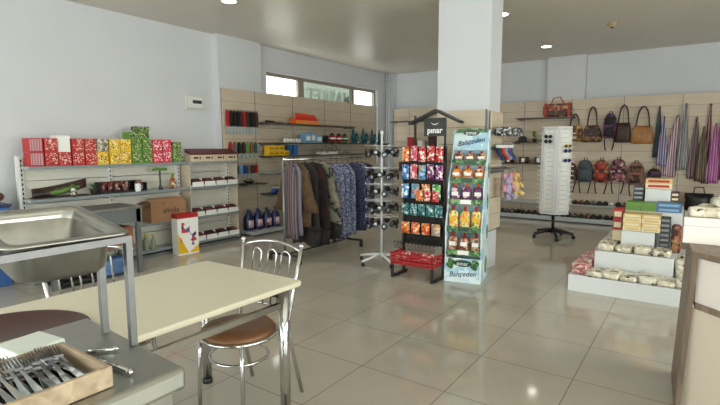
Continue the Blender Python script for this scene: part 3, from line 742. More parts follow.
def garment(label, x, m, zt, zb, wt, wb, th, name='garment', rz=0.0, pleats=9, sleeves=False, y=0.0, flare=1.0, trim=None):
    """cloth hanging from the rail: width along y, facing -x"""
    t = thing(name, label, 'garment', (x, GY+y, 0), rz, 'clothes on the rail')
    MB().tube([(0, -.0, zt+.005), (0, 0, GZT-.028), (0, .022, GZT-.01), (0, .023, GZT+.01), (0, .0, GZT+.023), (0, -.022, GZT+.01)], .003, 6).tube([(0, -wt*.85, zt-.035), (0, 0, zt+.005), (0, wt*.85, zt-.035)], .008, 6).build('hanger', 'black', t)
    n = 40; rings = []
    ph = random.uniform(0, 6)
    for j in range(11):
        u = j/10; z = zt+(zb-zt)*u
        w = wt*(.55+.45*min(1, u*9)) + (wb-wt)*u**flare; d = th*(.35+.65*min(1, u*3))
        ring = []
        for i in range(n):
            a = 2*PI*i/n; c, s_ = math.cos(a), math.sin(a)
            rip = 1+.22*u**.6*math.sin(a*pleats+ph)+.05*math.sin(a*3+j*.5)
            yy = w*math.copysign(abs(c)**.8, c)
            sh = -.06*(abs(yy)/wt)**2*max(0, 1-u*6)*.6
            ring.append((d*s_*rip+.012*math.sin(u*5+ph)*u, yy*(1+.03*math.sin(u*7+i)), z+sh-.012*u*math.sin(a*5+ph)))
        rings.append(ring)
    MB().loft(rings).build('cloth', m, t)
    if sleeves:
        for sg_ in (-1, 1):
            rr = []
            for j in range(7):
                u = j/6; cz = zt-.08-u*.52; cy = sg_*(wt*.85+.05*u+.06*u*u)
                rr.append([(-.045+.03*math.cos(a)*(1+u*.5), cy+.06*math.sin(a)*(1+u*.9), cz+.01*math.sin(a*3)) for a in [q*PI/5 for q in range(10)]])
            MB().loft(rr).build('sleeve', m, t)
    if trim:
        rr = []
        for j in range(5):
            z = zb+.02-j*.05
            rr.append([((th*1.02+.004)*math.sin(a)*(1+.2*math.sin(a*pleats+ph)), (wb*(1.0-.03*j)+.006)*math.copysign(abs(math.cos(a))**.8, math.cos(a)), z-.03*math.sin(a*4+j)) for a in [2*PI*q/n for q in range(n)]])
        MB().loft(rr).build('fringe', trim, t)
    return t
garment('mauve striped dress at the left end of the garment rail', 4.45, 'mauvec', 1.25, .3, .1, .12, .035, 'dress')
garment('pale lilac grey dress hanging second from the left on the rail', 4.53, 'lilac', 1.25, .33, .12, .13, .03, 'dress')
garment('mustard brown jacket hanging on the left part of the garment rail', 4.6, 'brownc', 1.24, .45, .19, .22, .04, 'jacket', sleeves=True)
garment('long black dress with ragged hem beside the brown jacket', 4.74, 'dark', 1.25, .37, .2, .25, .05, 'dress', trim='dark')
garment('black dress with dark red motif left of the olive grey robe', 4.9, 'blackred', 1.25, .36, .22, .29, .055, 'dress', trim='dark')
garment('olive grey robe with black print and wide flared sleeves on the rail', 5.06, 'kimono', 1.26, .42, .19, .36, .05, 'robe', sleeves=True, flare=.8, trim='dark')
for i, x in enumerate((5.29, 5.42, 5.55, 5.8, 5.93)):
    garment('long blue patterned pleated skirt on the rail, %s from the olive grey robe' % ORD[i], x, 'bluepat' if i != 3 else 'bluepat2', 1.22, .2+.01*i, .22, .25, .05, 'skirt', pleats=13)
garment('purple pink printed skirt at the right end of the garment rail', 6.04, 'purplec', 1.22, .25, .2, .22, .045, 'skirt', pleats=11)
garment('dark navy blouse hanging right of the blue skirts on the rail', 6.14, 'navy', 1.2, .5, .16, .18, .03, 'blouse')

# ------------------------------------------------------------------ wire rack with trinkets
t = thing('display_rack', 'white revolving wire rack on five wheeled feet left of the candy stand', 'display rack', (5.01, 3.18, 0))
MB().tube([(0, 0, .07), (0, 0, 1.62)], .014, 10).ball((0, 0, 1.63), .026, 10, 6).build('pole', 'white', t)
for k in range(5):
    a = R(72*k+20)
    MB().tube([(.0, 0, .11), (.12*math.cos(a), .12*math.sin(a), .1), (.31*math.cos(a), .31*math.sin(a), .068)], [.02, .017, .013], 8).build('foot', 'white', t)
    MB().lathe([(.001, -.01), (.024, -.01), (.027, 0), (.024, .01), (.001, .01)], 12, (.3*math.cos(a), .3*math.sin(a), .027), axis='x').build('caster', 'black', t)
tiers = [1.47, 1.2, 1.0, .8, .6]
for z in tiers:
    mb = MB(); mb.tube([(.15*math.cos(a), .15*math.sin(a), z) for a in [2*PI*q/20 for q in range(20)]], .004, 6, closed=True)
    for q in range(4): mb.tube([(.016*math.cos(q*PI/2), .016*math.sin(q*PI/2), z), (.15*math.cos(q*PI/2), .15*math.sin(q*PI/2), z)], .004, 6)
    for q in range(8):
        a = q*PI/4+.2; c_, s_ = math.cos(a), math.sin(a)
        mb.tube([(.15*c_, .15*s_, z), (.215*c_, .215*s_, z+.004), (.22*c_, .22*s_, z+.02)], .003, 6)
    mb.build('wire_ring', 'white', t)
M['trinketlens'] = mat('trinket_shiny', (132, 140, 145), .2, .6)
def trinket(label, loc, rz, dark):
    q = thing('keyring', label, 'keyring', loc, rz, 'trinkets on the wire rack')
    MB().tube([(0, 0, -.004), (0, -.002, -.03)], .0025, 6).build('loop', 'steel', q)
    MB().lathe([(.001, -.012), (.03, -.012), (.036, -.006), (.036, .008), (.001, .008)], 14, (0, 0, -.072), axis='y').build('holder', dark, q)
    MB().lathe([(.001, -.016), (.022, -.015), (.028, -.0125), (.001, -.0125)], 14, (0, 0, -.072), axis='y').build('badge', 'trinketlens', q)
    return q
first = None
for j, z in enumerate(tiers):
    for q in range(12):
        a = q*PI/6+.2+(tiers.index(z) % 2)*.26
        loc = (5.01+.2*math.cos(a), 3.18+.2*math.sin(a), z-.005-.03*(q % 2)); rz = a+PI/2
        l = 'round dark keyring with shiny badge hanging on the %s ring of the white wire rack' % ['topmost', 'second', 'middle', 'fourth', 'lowest'][j]
        if first is None: first = trinket(l, loc, rz, 'dark')
        else: dup(first, loc, rz, l, 'keyrings on the %s ring' % ['topmost', 'second', 'middle', 'fourth', 'lowest'][j])
first['group'] = 'keyrings on the topmost ring'

# ------------------------------------------------------------------ black candy stand with a roof
PX, PY = 4.78, 2.45
t = thing('candy_stand', 'black metal candy stand with house-shaped roof and white-lettered sign', 'display stand', (PX, PY, 0), BK)
def P_(x0, x1, y0, y1, z0, z1): return box_mb(x0, x1, y0, y1, z0, z1)
for x in (-.3, .205): P_(x, x+.025, -.0, .03, .03, 1.45).build('post', 'blackmetal', t)
for x in (-.3, .195): P_(x, x+.035, -.2, .07, 0, .03).build('foot', 'blackmetal', t)
for z in (.2, .5, .72, .9, 1.09, 1.28, 1.44): P_(-.275, .205, .004, .022, z, z+.02).build('crossbar', 'blackmetal', t)
P_(-.3, .23, .03, .036, .35, 1.46).build('back_panel', 'dark', t)
for x in (-.16, .205): P_(x, x+.02, .0, .02, 1.45, 1.8 if x < 0 else 1.74).build('roof_post', 'blackmetal', t)
MB().prism([(-.2, 1.7), (.12, 1.83), (.4, 1.7), (.4, 1.725), (.12, 1.858), (-.2, 1.725)], 'y', -.06, .06).build('roof', 'blackmetal', t)
s_ = P_(-.02, .24, -.03, -.018, 1.57, 1.765).build('sign_board', 'black', t)
text('pınar', .088, 'lettering', 'printwhite', s_, (1, 0, 0), (0, 0, 1), (.11, -.032, 1.63), .001, bold=.002)
MB().tube([(.11+.045*math.cos(a), -.032, 1.725+.03*math.sin(a)) for a in [R(200+14*q) for q in range(11)]], [.001+.004*math.sin(PI*q/10) for q in range(11)], 6).build('emblem', 'printwhite', s_)
b = MB().box(-.3, .22, -.26, -.0, .16, .17)
for k in range(3): b.box(-.3, .22, -.262, -.256, .18+k*.04, .205+k*.04).box(-.302, -.296, -.26, 0, .18+k*.04, .205+k*.04).box(.216, .222, -.26, 0, .18+k*.04, .205+k*.04)
for x in (-.3, -.17, -.04, .09, .21): b.box(x, x+.01, -.262, -.256, .16, .3)
b.build('basket', 'red', t)
for x in (-.3, .195): P_(x, x+.025, -.25, -.225, 0, .16).build('leg', 'blackmetal', t)
b = MB()
for k in range(12):
    x = -.28+k*.044; b.tube([(x, 0, .42), (x, -.2, .33), (x, -.22, .41)], .0025, 5)
for y, z in ((-.22, .41), (-.2, .33), (-.1, .375)): b.tube([(-.28, y, z), (.204, y, z)], .003, 5)
b.build('wire_tray', 'blackmetal', t)
def candy(label, x, z, w, h, cols, dy=-.05, name='candy_bag', group='candy bags on the black stand', tilt=0):
    key = 'candy_%s' % '_'.join('%d' % c for c in cols[0])
    if key not in M: M[key] = pat(key, cols, 45, 'voronoi', .3)
    loc = Matrix.Rotation(BK, 4, 'Z') @ Vector((x, dy, 0))
    q = thing(name, label, 'bag', (PX+loc.x, PY+loc.y, z), BK, group)
    q.rotation_euler = (R(tilt), 0, BK)
    MB().pillow(w, h*.86, .035, 5, wob=.003).build('pouch', M[key], q)
    MB().box(-w*.46, w*.46, -.003, .003, h*.85, h).build('header', M[key], q)
    MB().tube([(0, .045, h*.95), (0, -.03, h*.95)], .0025, 5).build('hanging_hook', 'steel', q)
    return q
OR_ = [(220, 100, 34), (232, 150, 60), (240, 224, 196), (200, 60, 30)]; RD = [(190, 34, 44), (214, 70, 70), (240, 220, 210), (160, 24, 40)]
BL = [(56, 130, 200), (120, 170, 216), (235, 238, 240), (40, 90, 170)]; PU = [(120, 50, 120), (180, 90, 150), (236, 220, 226), (90, 30, 90)]
GR = [(50, 140, 60), (90, 170, 80), (230, 236, 220), (30, 100, 50)]; TE = [(40, 120, 128), (90, 150, 152), (24, 80, 90), (190, 210, 206)]
PK = [(206, 60, 90), (226, 120, 140), (240, 220, 220), (180, 30, 60)]; LB = [(90, 160, 200), (150, 190, 210), (60, 120, 170), (230, 150, 70)]
for z, tag_, row in ((1.29, 'top', [('orange', OR_), ('pale red', PK), ('red', RD), ('dark red', RD), ('crimson', RD)]), (1.09, 'second', [('blue', BL), ('pink', PK), ('turquoise', LB), ('purple', PU), ('violet', PU)])):
    for i, (n_, c_) in enumerate(row):
        candy('%s candy bag in the %s row of the black candy stand, %s from left' % (n_, tag_, ORD[i]), -.235+i*.104, z+.01*(i % 2), .09, .165, c_)
for i, (n_, c_) in enumerate([('bright blue', BL), ('pale blue', LB), ('orange', OR_), ('green', GR)]):
    candy('%s candy bag in the third row of the black candy stand, %s from left' % (n_, ORD[i]), -.24+i*.13, .88, .1, .165, c_)
for i, (n_, c_) in enumerate([('orange', OR_), ('red', RD), ('dark red', RD)]):
    candy('short %s bag hanging below the third row of the candy stand, %s from left' % (n_, ORD[i]), -.03+i*.095, .86, .08, .12, c_, -.1)
for i in range(5):
    candy('teal sachet in the fourth row of the black candy stand, %s from left' % ORD[i], -.23+i*.104, .69, .094, .13, TE, -.06, 'sachet')
for i in range(4):
    candy('orange and white sachet in the fifth row of the candy stand, %s from left' % ORD[i], -.22+i*.125, .48, .105, .13, OR_ if i < 3 else [(200, 190, 180), (150, 140, 130), (230, 150, 80)], -.06, 'sachet')
for i, (x, c_) in enumerate(((-.22, RD), (-.1, RD), (.02, RD), (.14, RD))):
    candy('red candy bag lying in the bottom red basket, %s from left' % ORD[i], x, .175, .12, .11, c_, -.12, tilt=0)

# ------------------------------------------------------------------ pouch display
M['bluewash'] = pat('pale_blue_print', [(196, 220, 232), (214, 230, 236), (170, 206, 226), (226, 236, 238)], 3, 'noise', .45)
M['leafprint'] = pat('leaf_print', [(54, 104, 56), (80, 128, 66), (36, 78, 48), (130, 160, 110)], 40, 'voronoi', .45)
M['dkgreen'] = mat('logo_green', (22, 58, 44), .4)
M['script'] = mat('script_blue', (30, 64, 110), .5)
bd = thing('pouch_display', 'tall pale blue cardboard display with five tiers of food pouches before the column', 'display stand', (4.97, 2.035, 0), BK+R(11))
W2 = .19
prof = [(-.22, 0), (-.22, .1), (-.19, .28), (-.2, .42), (-.21, .6), (-.17, .72), (-.11, .84), (-.13, .98), (-.09, 1.12), (.0, 1.26), (.07, 1.38), (.1, 1.5), (.12, 1.62), (.16, 1.645), (.21, 1.645), (.21, 0)]
for sx in (-1, 1):
    sd_ = MB().prism(prof, 'x', sx*W2-.006, sx*W2+.006).build('side_panel', 'bluewash', bd)
    for k, (y, z, r1, r2) in enumerate(((.08, .16, .07, .1), (.12, .52, .05, .08), (.1, .86, .05, .09), (.12, 1.2, .05, .08))):
        MB().prism([(y+r1*math.cos(a)*(1+.25*math.sin(5*a)), z+r2*math.sin(a)) for a in [2*PI*q/18 for q in range(18)]], 'x', sx*W2+sx*.006, sx*W2+sx*.0075).build('leaf_print', 'leafprint', sd_)
P_(-W2+.006, W2-.006, .2, .21, 0, 1.64).build('back_panel', 'bluewash', bd)
fp = MB().prism([(-.212, .0), (-.19, .26), (-.18, .26), (-.2, .0)], 'x', -W2+.006, W2-.006).build('front_panel', 'bluewash', bd)
hp = MB().prism([(.09, 1.42), (.135, 1.62), (.145, 1.62), (.1, 1.42)], 'x', -W2+.006, W2-.006).build('header', 'bluewash', bd)
# header arch
MB().prism([(W2*math.cos(a), 1.61+.05*math.sin(a)) for a in [PI*q/12 for q in range(13)]], 'y', .125, .14).build('header_arch', 'leafprint', bd)
def oval(parent, cx, y, cz, rx, rz_, m, th=.002):
    return MB().prism([(cx+rx*math.cos(a), cz+rz_*math.sin(a)) for a in [2*PI*q/24 for q in range(24)]], 'y', y-th, y).build('logo', m, parent)
tl = Vector((0, .22, .976)).normalized(); tl = Vector((0, .045/.2, 1)).normalized()
o_ = oval(hp, 0, .118, 1.61, .09, .034, 'dkgreen', .006); text('pınar', .06, 'lettering', 'printwhite', o_, (1, 0, 0), (0, 0, 1), (0, .11, 1.607), .001)
text('Bahçeden', .082, 'lettering', 'script', hp, (.985, 0, .17), tuple(tl), (.0, .096, 1.51), .002, shear=.25, xs=.95)
lf = Vector((0, .022, .26)).normalized()
for cx in (-.13, .13):
    MB().prism([(cx+.04*math.cos(a)*(1+.3*math.sin(4*a)), .2+.06*math.sin(a)) for a in [2*PI*q/18 for q in range(18)]], 'y', -.207, -.204).build('leaf_print', 'leafprint', fp)
o_ = oval(fp, 0, -.2, .21, .1, .036, 'dkgreen', .012); text('pınar', .06, 'lettering', 'printwhite', o_, (1, 0, 0), (0, 0, 1), (0, -.2135, .207), .001)
text('Bahçeden', .08, 'lettering', 'script', fp, (.99, 0, .1), tuple(lf), (0, -.207, .09), .002, shear=.25, xs=.95)
M['purplejar'] = pat('purple_pouch', [(88, 30, 84), (130, 50, 110), (60, 20, 60), (220, 190, 200)], 20, 'noise', .3)
M['orjar'] = pat('orange_pouch', [(206, 90, 30), (226, 150, 50), (180, 50, 30), (236, 220, 180)], 18, 'noise', .3)
M['yeljar'] = pat('yellow_pouch', [(232, 190, 60), (226, 120, 40), (240, 220, 150), (120, 150, 50)], 16, 'noise', .3)
M['brjar'] = pat('brown_pouch', [(110, 40, 34), (150, 70, 40), (200, 170, 140), (70, 30, 30)], 20, 'noise', .3)
shelves = [(.33, -.2, 'brjar', 'brown', .2), (.58, -.195, 'yeljar', 'yellow and orange', .24), (.87, -.125, 'purplejar', 'purple', .19), (1.1, -.085, 'orjar', 'orange', .15), (1.29, .01, 'brjar', 'dark red', .115)]
rm = Matrix.Rotation(BK+R(11), 4, 'Z')
for j, (z, yf, m_, nm, h) in enumerate(shelves):
    sh = P_(-W2+.006, W2-.006, yf+.005, .2, z-.01, z).build('shelf', 'printwhite', bd)
    MB().box(-W2+.006, W2-.006, yf, yf+.005, z-.035, z+.025).build('shelf_edge', 'leafprint', sh)
    MB().box(-.06, .06, yf-.002, yf, z-.028, z+.018).build('price_label', 'dkgreen' if j in (1, 3, 4) else 'printwhite', sh)
    for i in range(3):
        for dpt in range(1):
            v = rm @ Vector((-.123+i*.123, yf+.06, z))
            q = thing('food_pouch', '%s spouted food pouch on the %s tier of the pale blue display, %s' % (nm, ['bottom', 'second', 'middle', 'fourth', 'top'][j], ['left', 'centre', 'right'][i]), 'pouch', (4.97+v.x, 2.035+v.y, z), BK+R(11), 'pouches on the pale blue display')
            MB().loft([[(.054*k*math.cos(a), .028*d*math.sin(a), zz*h) for a in [2*PI*p/14 for p in range(14)]] for zz, k, d in ((0, .85, 1), (.1, .98, 1.2), (.5, 1, 1), (.72, .9, .6), (.8, .45, .35))]).build('body', m_, q)
            MB().lathe([(.001, .79*h), (.012, .79*h), (.012, .88*h), (.016, .88*h), (.016, h), (.001, h)], 10).build('cap', 'red' if j != 2 else 'orange', q)
            MB().box(-.035, .035, -.036, -.031, .3*h, .52*h).build('sticker', 'printwhite' if j != 1 else 'yellow', q)

# ------------------------------------------------------------------ goods on the right side of the column
CY = 1.937
t = thing('hook_rail', 'grey rail on the right side of the column carrying rolls and socks', 'rail', (5.56, CY, 0))
for z in (1.42, 1.6, 1.15): MB().box(-.2, .24, -.022, 0, z, z+.03).build('rail', 'greymetal', t)
for i in range(4):
    q = thing('fabric_roll', 'dark patterned roll projecting from the right side of the column, %s from left' % ORD[i], 'roll', (5.42+i*.12, 1.81, 1.575+.0), 0, 'patterned rolls')
    MB().lathe([(.001, -.09), (.05, -.09), (.052, 0), (.05, .09), (.001, .09)], 16, (0, 0, .05), axis='y').build('body', M.setdefault('rollpat', pat('roll_print', [(40, 40, 44), (120, 120, 124), (60, 60, 64), (200, 200, 200)], 40, 'voronoi', .7)), q)
    MB().tube([(0, .104, .05), (0, .09, .05)], .014, 8).build('hanging_spindle', 'steel', q)
sock_cols = [('navy', 'navy'), ('black', 'black'), ('red', 'red'), ('orange', 'orange'), ('lblue', 'light blue'), ('blue', 'blue'), ('purplec', 'purple'), ('teal', 'teal')]
for i, (m_, nm) in enumerate(sock_cols):
    q = thing('sock', '%s pair of socks hanging on the column side, %s from left' % (nm, ORD[i]), 'socks', (5.4+i*.065, 1.86, 1.3), 0, 'socks on the column side')
    MB().loft([[(sx*.026, sy*.018+dy, z) for sx, sy in ((-1, -1), (1, -1), (1, 1), (-1, 1))] for z, dy in ((0, -.05), (.03, -.05), (.06, -.02), (.09, 0), (.17, 0))], smooth=False).build('body', m_, q, bevel=.006)
    MB().box(-.028, .028, -.02, .02, .14, .175).build('card_band', 'printwhite', q)
    MB().tube([(0, .055, .18), (0, -.01, .18), (0, -.012, .19)], .003, 5).build('hanging_hook', 'steel', q)
def plush(label, x, y, z, m1, m2, ears, group):
    q = thing('plush_toy', label, 'soft toy', (x, y, z), R(-25), group)
    q.scale = (.66, .66, .66)
    MB().ball((0, 0, .12), (.085, .07, .12), 14, 9).build('body', m1, q)
    h = MB().ball((0, -.01, .29), (.085, .078, .08), 14, 9).build('head', m1, q)
    MB().ball((0, -.08, .27), (.035, .03, .026), 10, 6).build('muzzle', m2, h)
    MB().ball((-.03, -.08, .31), .01, 8, 5).ball((.03, -.08, .31), .01, 8, 5).build('eyes', 'black', h)
    for sx in (-1, 1):
        MB().ball((sx*.075, 0, .36), (.03*ears, .014, .045*ears), 10, 6).build('ear', m2, h)
        MB().tube([(sx*.07, -.01, .2), (sx*.13, -.03, .15), (sx*.14, -.05, .1)], [.036, .032, .03], 8).build('arm', m2 if ears > 1 else m1, q)
        MB().tube([(sx*.045, -.02, .05), (sx*.08, -.08, .0), (sx*.09, -.11, -.02)], [.045, .042, .04], 8).build('leg', m1, q)
    MB().tube([(0, .0, .36), (0, .03, .43), (0, .12, .47)], .004, 5).build('hanging_loop', 'printwhite', q)
    return q
plush('lilac soft toy with pink ears hanging beside the column', 5.5, 1.77, .88, 'purple', 'pink', 1.25, 'soft toys by the column')
plush('yellow soft toy with orange red limbs hanging right of the lilac one', 5.74, 1.76, .9, 'plushyellow', 'plushred', .8, 'soft toys by the column')
MB_ = MB().box(-.3, .42, -.02, .0, 0, .03)
for x in (.1, .34): MB_.tube([(x-.06, 0, .015), (x-.06, -.19, .015), (x-.06, -.2, .03)], .004, 6)
o_ = MB_.build('hook_bar', 'greymetal', None, (5.46, CY, 1.19)); tag(o_, 'grey hook bar on the column side from which the soft toys hang', 'hook bar')

# ------------------------------------------------------------------ sunglasses tower
tw = thing('sunglasses_tower', 'tall white revolving sunglasses tower on a black five-star base', 'display rack', (8.0, 1.83, 0), R(-42))
RT = .235
hexp = [(RT*math.cos(R(60*k)), RT*math.sin(R(60*k))) for k in range(6)]
MB().prism(hexp, 'z', .42, 1.74).build('tower_body', 'whitematt', tw)
MB().prism([(p[0]*1.05, p[1]*1.05) for p in hexp], 'z', 1.74, 1.76).build('top_plate', 'white', tw)
MB().prism([(p[0]*1.05, p[1]*1.05) for p in hexp], 'z', .4, .42).build('bottom_plate', 'white', tw)
ap = RT*math.cos(R(30))
for k in range(6):
    a = R(60*k+30); mb = MB(); mb.M = Matrix.Rotation(a, 4, 'Z') @ Matrix.Translation((ap, 0, 0))
    mb.box(0, .012, -.1, -.06, .44, 1.72).box(0, .012, .06, .1, .44, 1.72)
    pl = mb.build('face_strip', 'white', tw)
    mb = MB(); mb.M = Matrix.Rotation(a, 4, 'Z') @ Matrix.Translation((ap, 0, 0))
    mb.box(-.001, .003, -.08, .08, .46, 1.7)
    for j in range(17):
        z = .49+j*.073; mb.tube([(.0, -.075, z), (.05, -.075, z), (.058, -.075, z+.01)], .004, 5).tube([(.0, .075, z), (.05, .075, z), (.058, .075, z+.01)], .004, 5).box(0, .004, -.05, .05, z-.002, z+.004, 1)
    mb.build('peg_strip', ['printwhite', 'shelfgrey'], pl)
MB().tube([(0, 0, .07), (0, 0, .41)], .024, 12).build('pole', 'blackmetal', tw)
for k in range(5):
    a = R(72*k+30)
    lg = MB().tube([(.0, 0, .12), (.14*math.cos(a), .14*math.sin(a), .11), (.31*math.cos(a), .31*math.sin(a), .075)], [.034, .028, .022], 8).build('foot', 'black', tw)
    MB().lathe([(.001, -.018), (.026, -.018), (.03, 0), (.026, .018), (.001, .018)], 12, (.31*math.cos(a), .31*math.sin(a), .03), axis='x').tube([(.31*math.cos(a), .31*math.sin(a), .03), (.31*math.cos(a), .31*math.sin(a), .07)], .008, 6).build('caster', 'black', lg)
def sunglasses(label, face, side, j, m1, m2):
    a = R(-42)+R(60*face+30); z = .49+j*.073
    q = thing('sunglasses', label, 'sunglasses', (8.0, 1.83, z+.01), a, 'sunglasses on the white tower')
    x = ap+.03; L = MB(); F = MB()
    for s_ in (-1, 1):
        c = side+s_*.034
        L.lathe([(.001, .0), (.027, .0), (.027, .006), (.001, .006)], 14, (x+.01, c, .01), axis='x')
        F.tube([(x+.014, c+.028*math.cos(b), .01+.025*math.sin(b)) for b in [2*PI*p/14 for p in range(14)]], .004, 5, closed=True)
        F.tube([(x+.012, c+s_*.028, .016), (x-.02, c+s_*.03, .016)], .0035, 5)
    L.build('lens', m1, q); F.build('frame', m2, q)
M['lens'] = mat('dark_lens', (20, 18, 22), .1); M['lensblue'] = mat('violet_lens', (44, 40, 110), .1)
fl, fr_ = 5, 5
sunglasses('round dark sunglasses near the top left of the white tower, upper pair', 3, -.02, 15, 'lens', 'black')
sunglasses('round dark sunglasses near the top left of the white tower, lower pair', 3, -.02, 14, 'lens', 'black')
sunglasses('yellow framed sunglasses high on the right of the white tower', 4, .03, 13, 'lens', 'yellow')
sunglasses('violet sunglasses on the right of the white tower, upper of two pairs', 4, .03, 12, 'lensblue', 'navy')
sunglasses('violet sunglasses on the right of the white tower, lower of two pairs', 4, .03, 10, 'lensblue', 'navy')

# ------------------------------------------------------------------ back wall goods
XF = 10.137
shelf('dark shelf high on the back wall carrying the red bag', 9.82, XF-.004, 1.98, 3.05, 2.02, bk=True)
shelf('dark shelf on the back wall with hats left of the sunglasses tower', 9.82, XF-.004, 2.1, 3.1, 1.54, bk=True)
shelf('dark shelf on the back wall in the far corner, the highest there', 9.86, XF-.004, 5.0, 6.05, 2.05, bk=True)
shelf('dark shelf on the back wall behind the wire rack and candy stand', 9.86, XF-.004, 3.9, 6.05, 1.45, bk=True)
shelf('lowest shelf in the far corner of the back wall with small goods', 9.86, XF-.004, 3.9, 6.05, .9, bk=True)
shelf('dark shelf on the back wall between column and sunglasses tower', 9.86, XF-.004, 2.1, 3.4, 1.12, bk=True)
shelf('long grey shoe shelf below the backpacks on the back wall', 9.8, XF-.004, -1.4, 3.5, .36, 'shelfgrey', .03, bk=True)
shelf('grey base shelf with shoes at the foot of the back wall', 9.76, XF-.004, -1.4, 3.6, .1, 'shelfgrey', .08, bk=True)
M['kilim'] = pat('kilim_red', [(124, 54, 46), (150, 112, 80), (80, 38, 36), (56, 50, 46), (136, 66, 52), (166, 140, 110)], 24, 'voronoi', .8)
M['kilim2'] = pat('kilim_dark', [(60, 40, 34), (110, 80, 60), (40, 30, 30), (140, 100, 70), (70, 44, 40)], 18, 'voronoi', .8)
M['gold'] = pat('gold_bag', [(150, 116, 60), (110, 80, 40), (180, 150, 90), (70, 50, 30)], 14, 'voronoi', .6)
M['tan'] = mat('tan_leather', (160, 112, 64), .5, noise=.35, nscale=14)
M['dkbrown'] = mat('dark_brown_leather', (58, 36, 30), .5, noise=.25, nscale=14)
M['purpbag'] = pat('purple_bag', [(60, 40, 76), (90, 60, 100), (40, 30, 50), (120, 60, 80)], 16, 'voronoi', .7)
M['denim'] = mat('grey_denim', (70, 78, 88), .85, noise=.2, nscale=18)
M['redleather'] = mat('red_leather', (150, 44, 34), .45, noise=.2, nscale=12)
M['floral'] = pat('floral_bag', [(60, 40, 50), (150, 90, 100), (190, 160, 160), (40, 34, 40), (110, 60, 70)], 20, 'voronoi', .8)
def handbag(label, y, z, w, h, d, htop, m, m2, x=XF, wtop=.7, flap=True, group='handbags on the back wall'):
    q = thing('handbag', label, 'handbag', (x-.03-d/2, y, z), BK, group)
    rings = []
    for zz, kw, kd in ((0, .86, .6), (.05*h, .98, .95), (.4*h, 1, 1), (.75*h, (1+wtop)/2, .75), (h, wtop, .28)):
        rings.append([(w/2*kw*math.copysign(abs(math.cos(a))**.6, math.cos(a)), d/2*kd*math.copysign(abs(math.sin(a))**.7, math.sin(a)), zz) for a in [2*PI*p/24 for p in range(24)]])
    MB().loft(rings).build('body', m, q)
    for sy in (-1, 1):
        k = wtop*w/2*.8
        pts = [(-k, sy*d*.12, h*.86)]+[(-k*math.cos(PI*p/10)*(1 if p in (0, 10) else .9), sy*d*.12+(d*.5*.5 if sy > 0 else -d*.05)*math.sin(PI*p/10), h*.9+(htop-h*.9)*math.sin(PI*p/10)**.8) for p in range(11)]+[(k, sy*d*.12, h*.86)]
        MB().tube(pts, .011, 6).build('handle', m2, q)
    if flap:
        MB().prism([(-w*.36, h*.5), (-w*.3, h*.34), (w*.3, h*.34), (w*.36, h*.5), (w*.34, h*.8), (-w*.34, h*.8)], 'y', -d*.52, -d*.4).build('front_pocket', m2, q)
    MB().tube([(0, d/2+.028, htop+.02), (0, -.02, htop-.02), (0, -.045, htop-.012), (0, -.05, htop+.01)], .005, 6).build('hanging_hook', 'steel', q)
    MB().ball((0, -d*.53, h*.5), (.014, .006, .014), 8, 5).build('clasp', 'steel', q)
    return q
handbag('small gold and brown handbag on the back wall just right of the red bag', 1.98, 1.55, .3, .3, .12, .52, 'gold', 'kilim2')
handbag('dark brown patterned handbag with tall handles, second from the red bag', 1.67, 1.53, .36, .32, .14, .66, 'kilim2', 'dkbrown', wtop=.6)
handbag('dark brown tote with tall thin handles left of the tan handbag', 1.15, 1.52, .26, .36, .12, .68, 'dkbrown', 'dkbrown', flap=False, wtop=.85)
handbag('tan leather handbag hanging right of the dark brown tote', .84, 1.5, .36, .32, .14, .66, 'tan', 'dkbrown', wtop=.75, flap=False)
def backpack(label, y, z, w, h, d, m, m2, group='backpacks on the back wall', x=XF):
    q = thing('backpack', label, 'backpack', (x-.03-d/2, y, z), BK, group)
    rings = []
    for zz, kw, kd in ((0, .8, .7), (.06*h, .98, 1), (.5*h, 1, 1), (.8*h, .88, .85), (.95*h, .6, .6), (h, .2, .3)):
        rings.append([(w/2*kw*math.copysign(abs(math.cos(a))**.6, math.cos(a)), d/2*kd*math.copysign(abs(math.sin(a))**.6, math.sin(a)), zz) for a in [2*PI*p/24 for p in range(24)]])
    MB().loft(rings).build('body', m, q)
    MB().pillow(w*.66, h*.36, d*.4, 5, z0=h*.08, yc=-d*.5).build('front_pocket', m2, q)
    MB().pillow(w*.7, h*.3, d*.3, 5, z0=h*.55, yc=-d*.42).build('flap', m2, q)
    MB().tube([(-.03, d*.2, h*.94), (-.025, d*.2, h*1.08), (.025, d*.2, h*1.08), (.03, d*.2, h*.94)], .008, 6).build('hanging_loop', 'dark', q)
    for sx in (-1, 1): MB().tube([(sx*w*.25, d*.4, h*.1), (sx*w*.38, d*.1, -.03), (sx*w*.3, -.02, -.16), (sx*w*.24, -.01, -.22)], .011, 6).build('strap', 'dark', q)
    return q
backpack('purple and dark backpack hanging in the handbag row', 1.365, 1.6, .22, .46, .16, 'purpbag', 'dark')
backpack('dark red backpack in the lower row, half behind the sunglasses tower', 2.02, .78, .26, .36, .14, 'kilim', 'dkbrown')
backpack('grey blue backpack in the lower row', 1.75, .78, .27, .42, .16, 'denim', 'denim')
backpack('red and brown patterned backpack in the middle of the lower row', 1.47, .78, .27, .42, .16, 'kilim', 'redleather')
backpack('round dark and white floral backpack in the lower row', 1.19, .8, .27, .42, .16, 'floral', 'floral')
backpack('dusty pink and brown backpack at the right of the lower row', .9, .76, .27, .4, .14, mat('dusty_pink', (134, 92, 82), .8, noise=.3, nscale=18), 'kilim2')
backpack('small dark backpack under the teal and purple scarves', .62, .72, .22, .34, .12, 'dkbrown', 'purpbag')
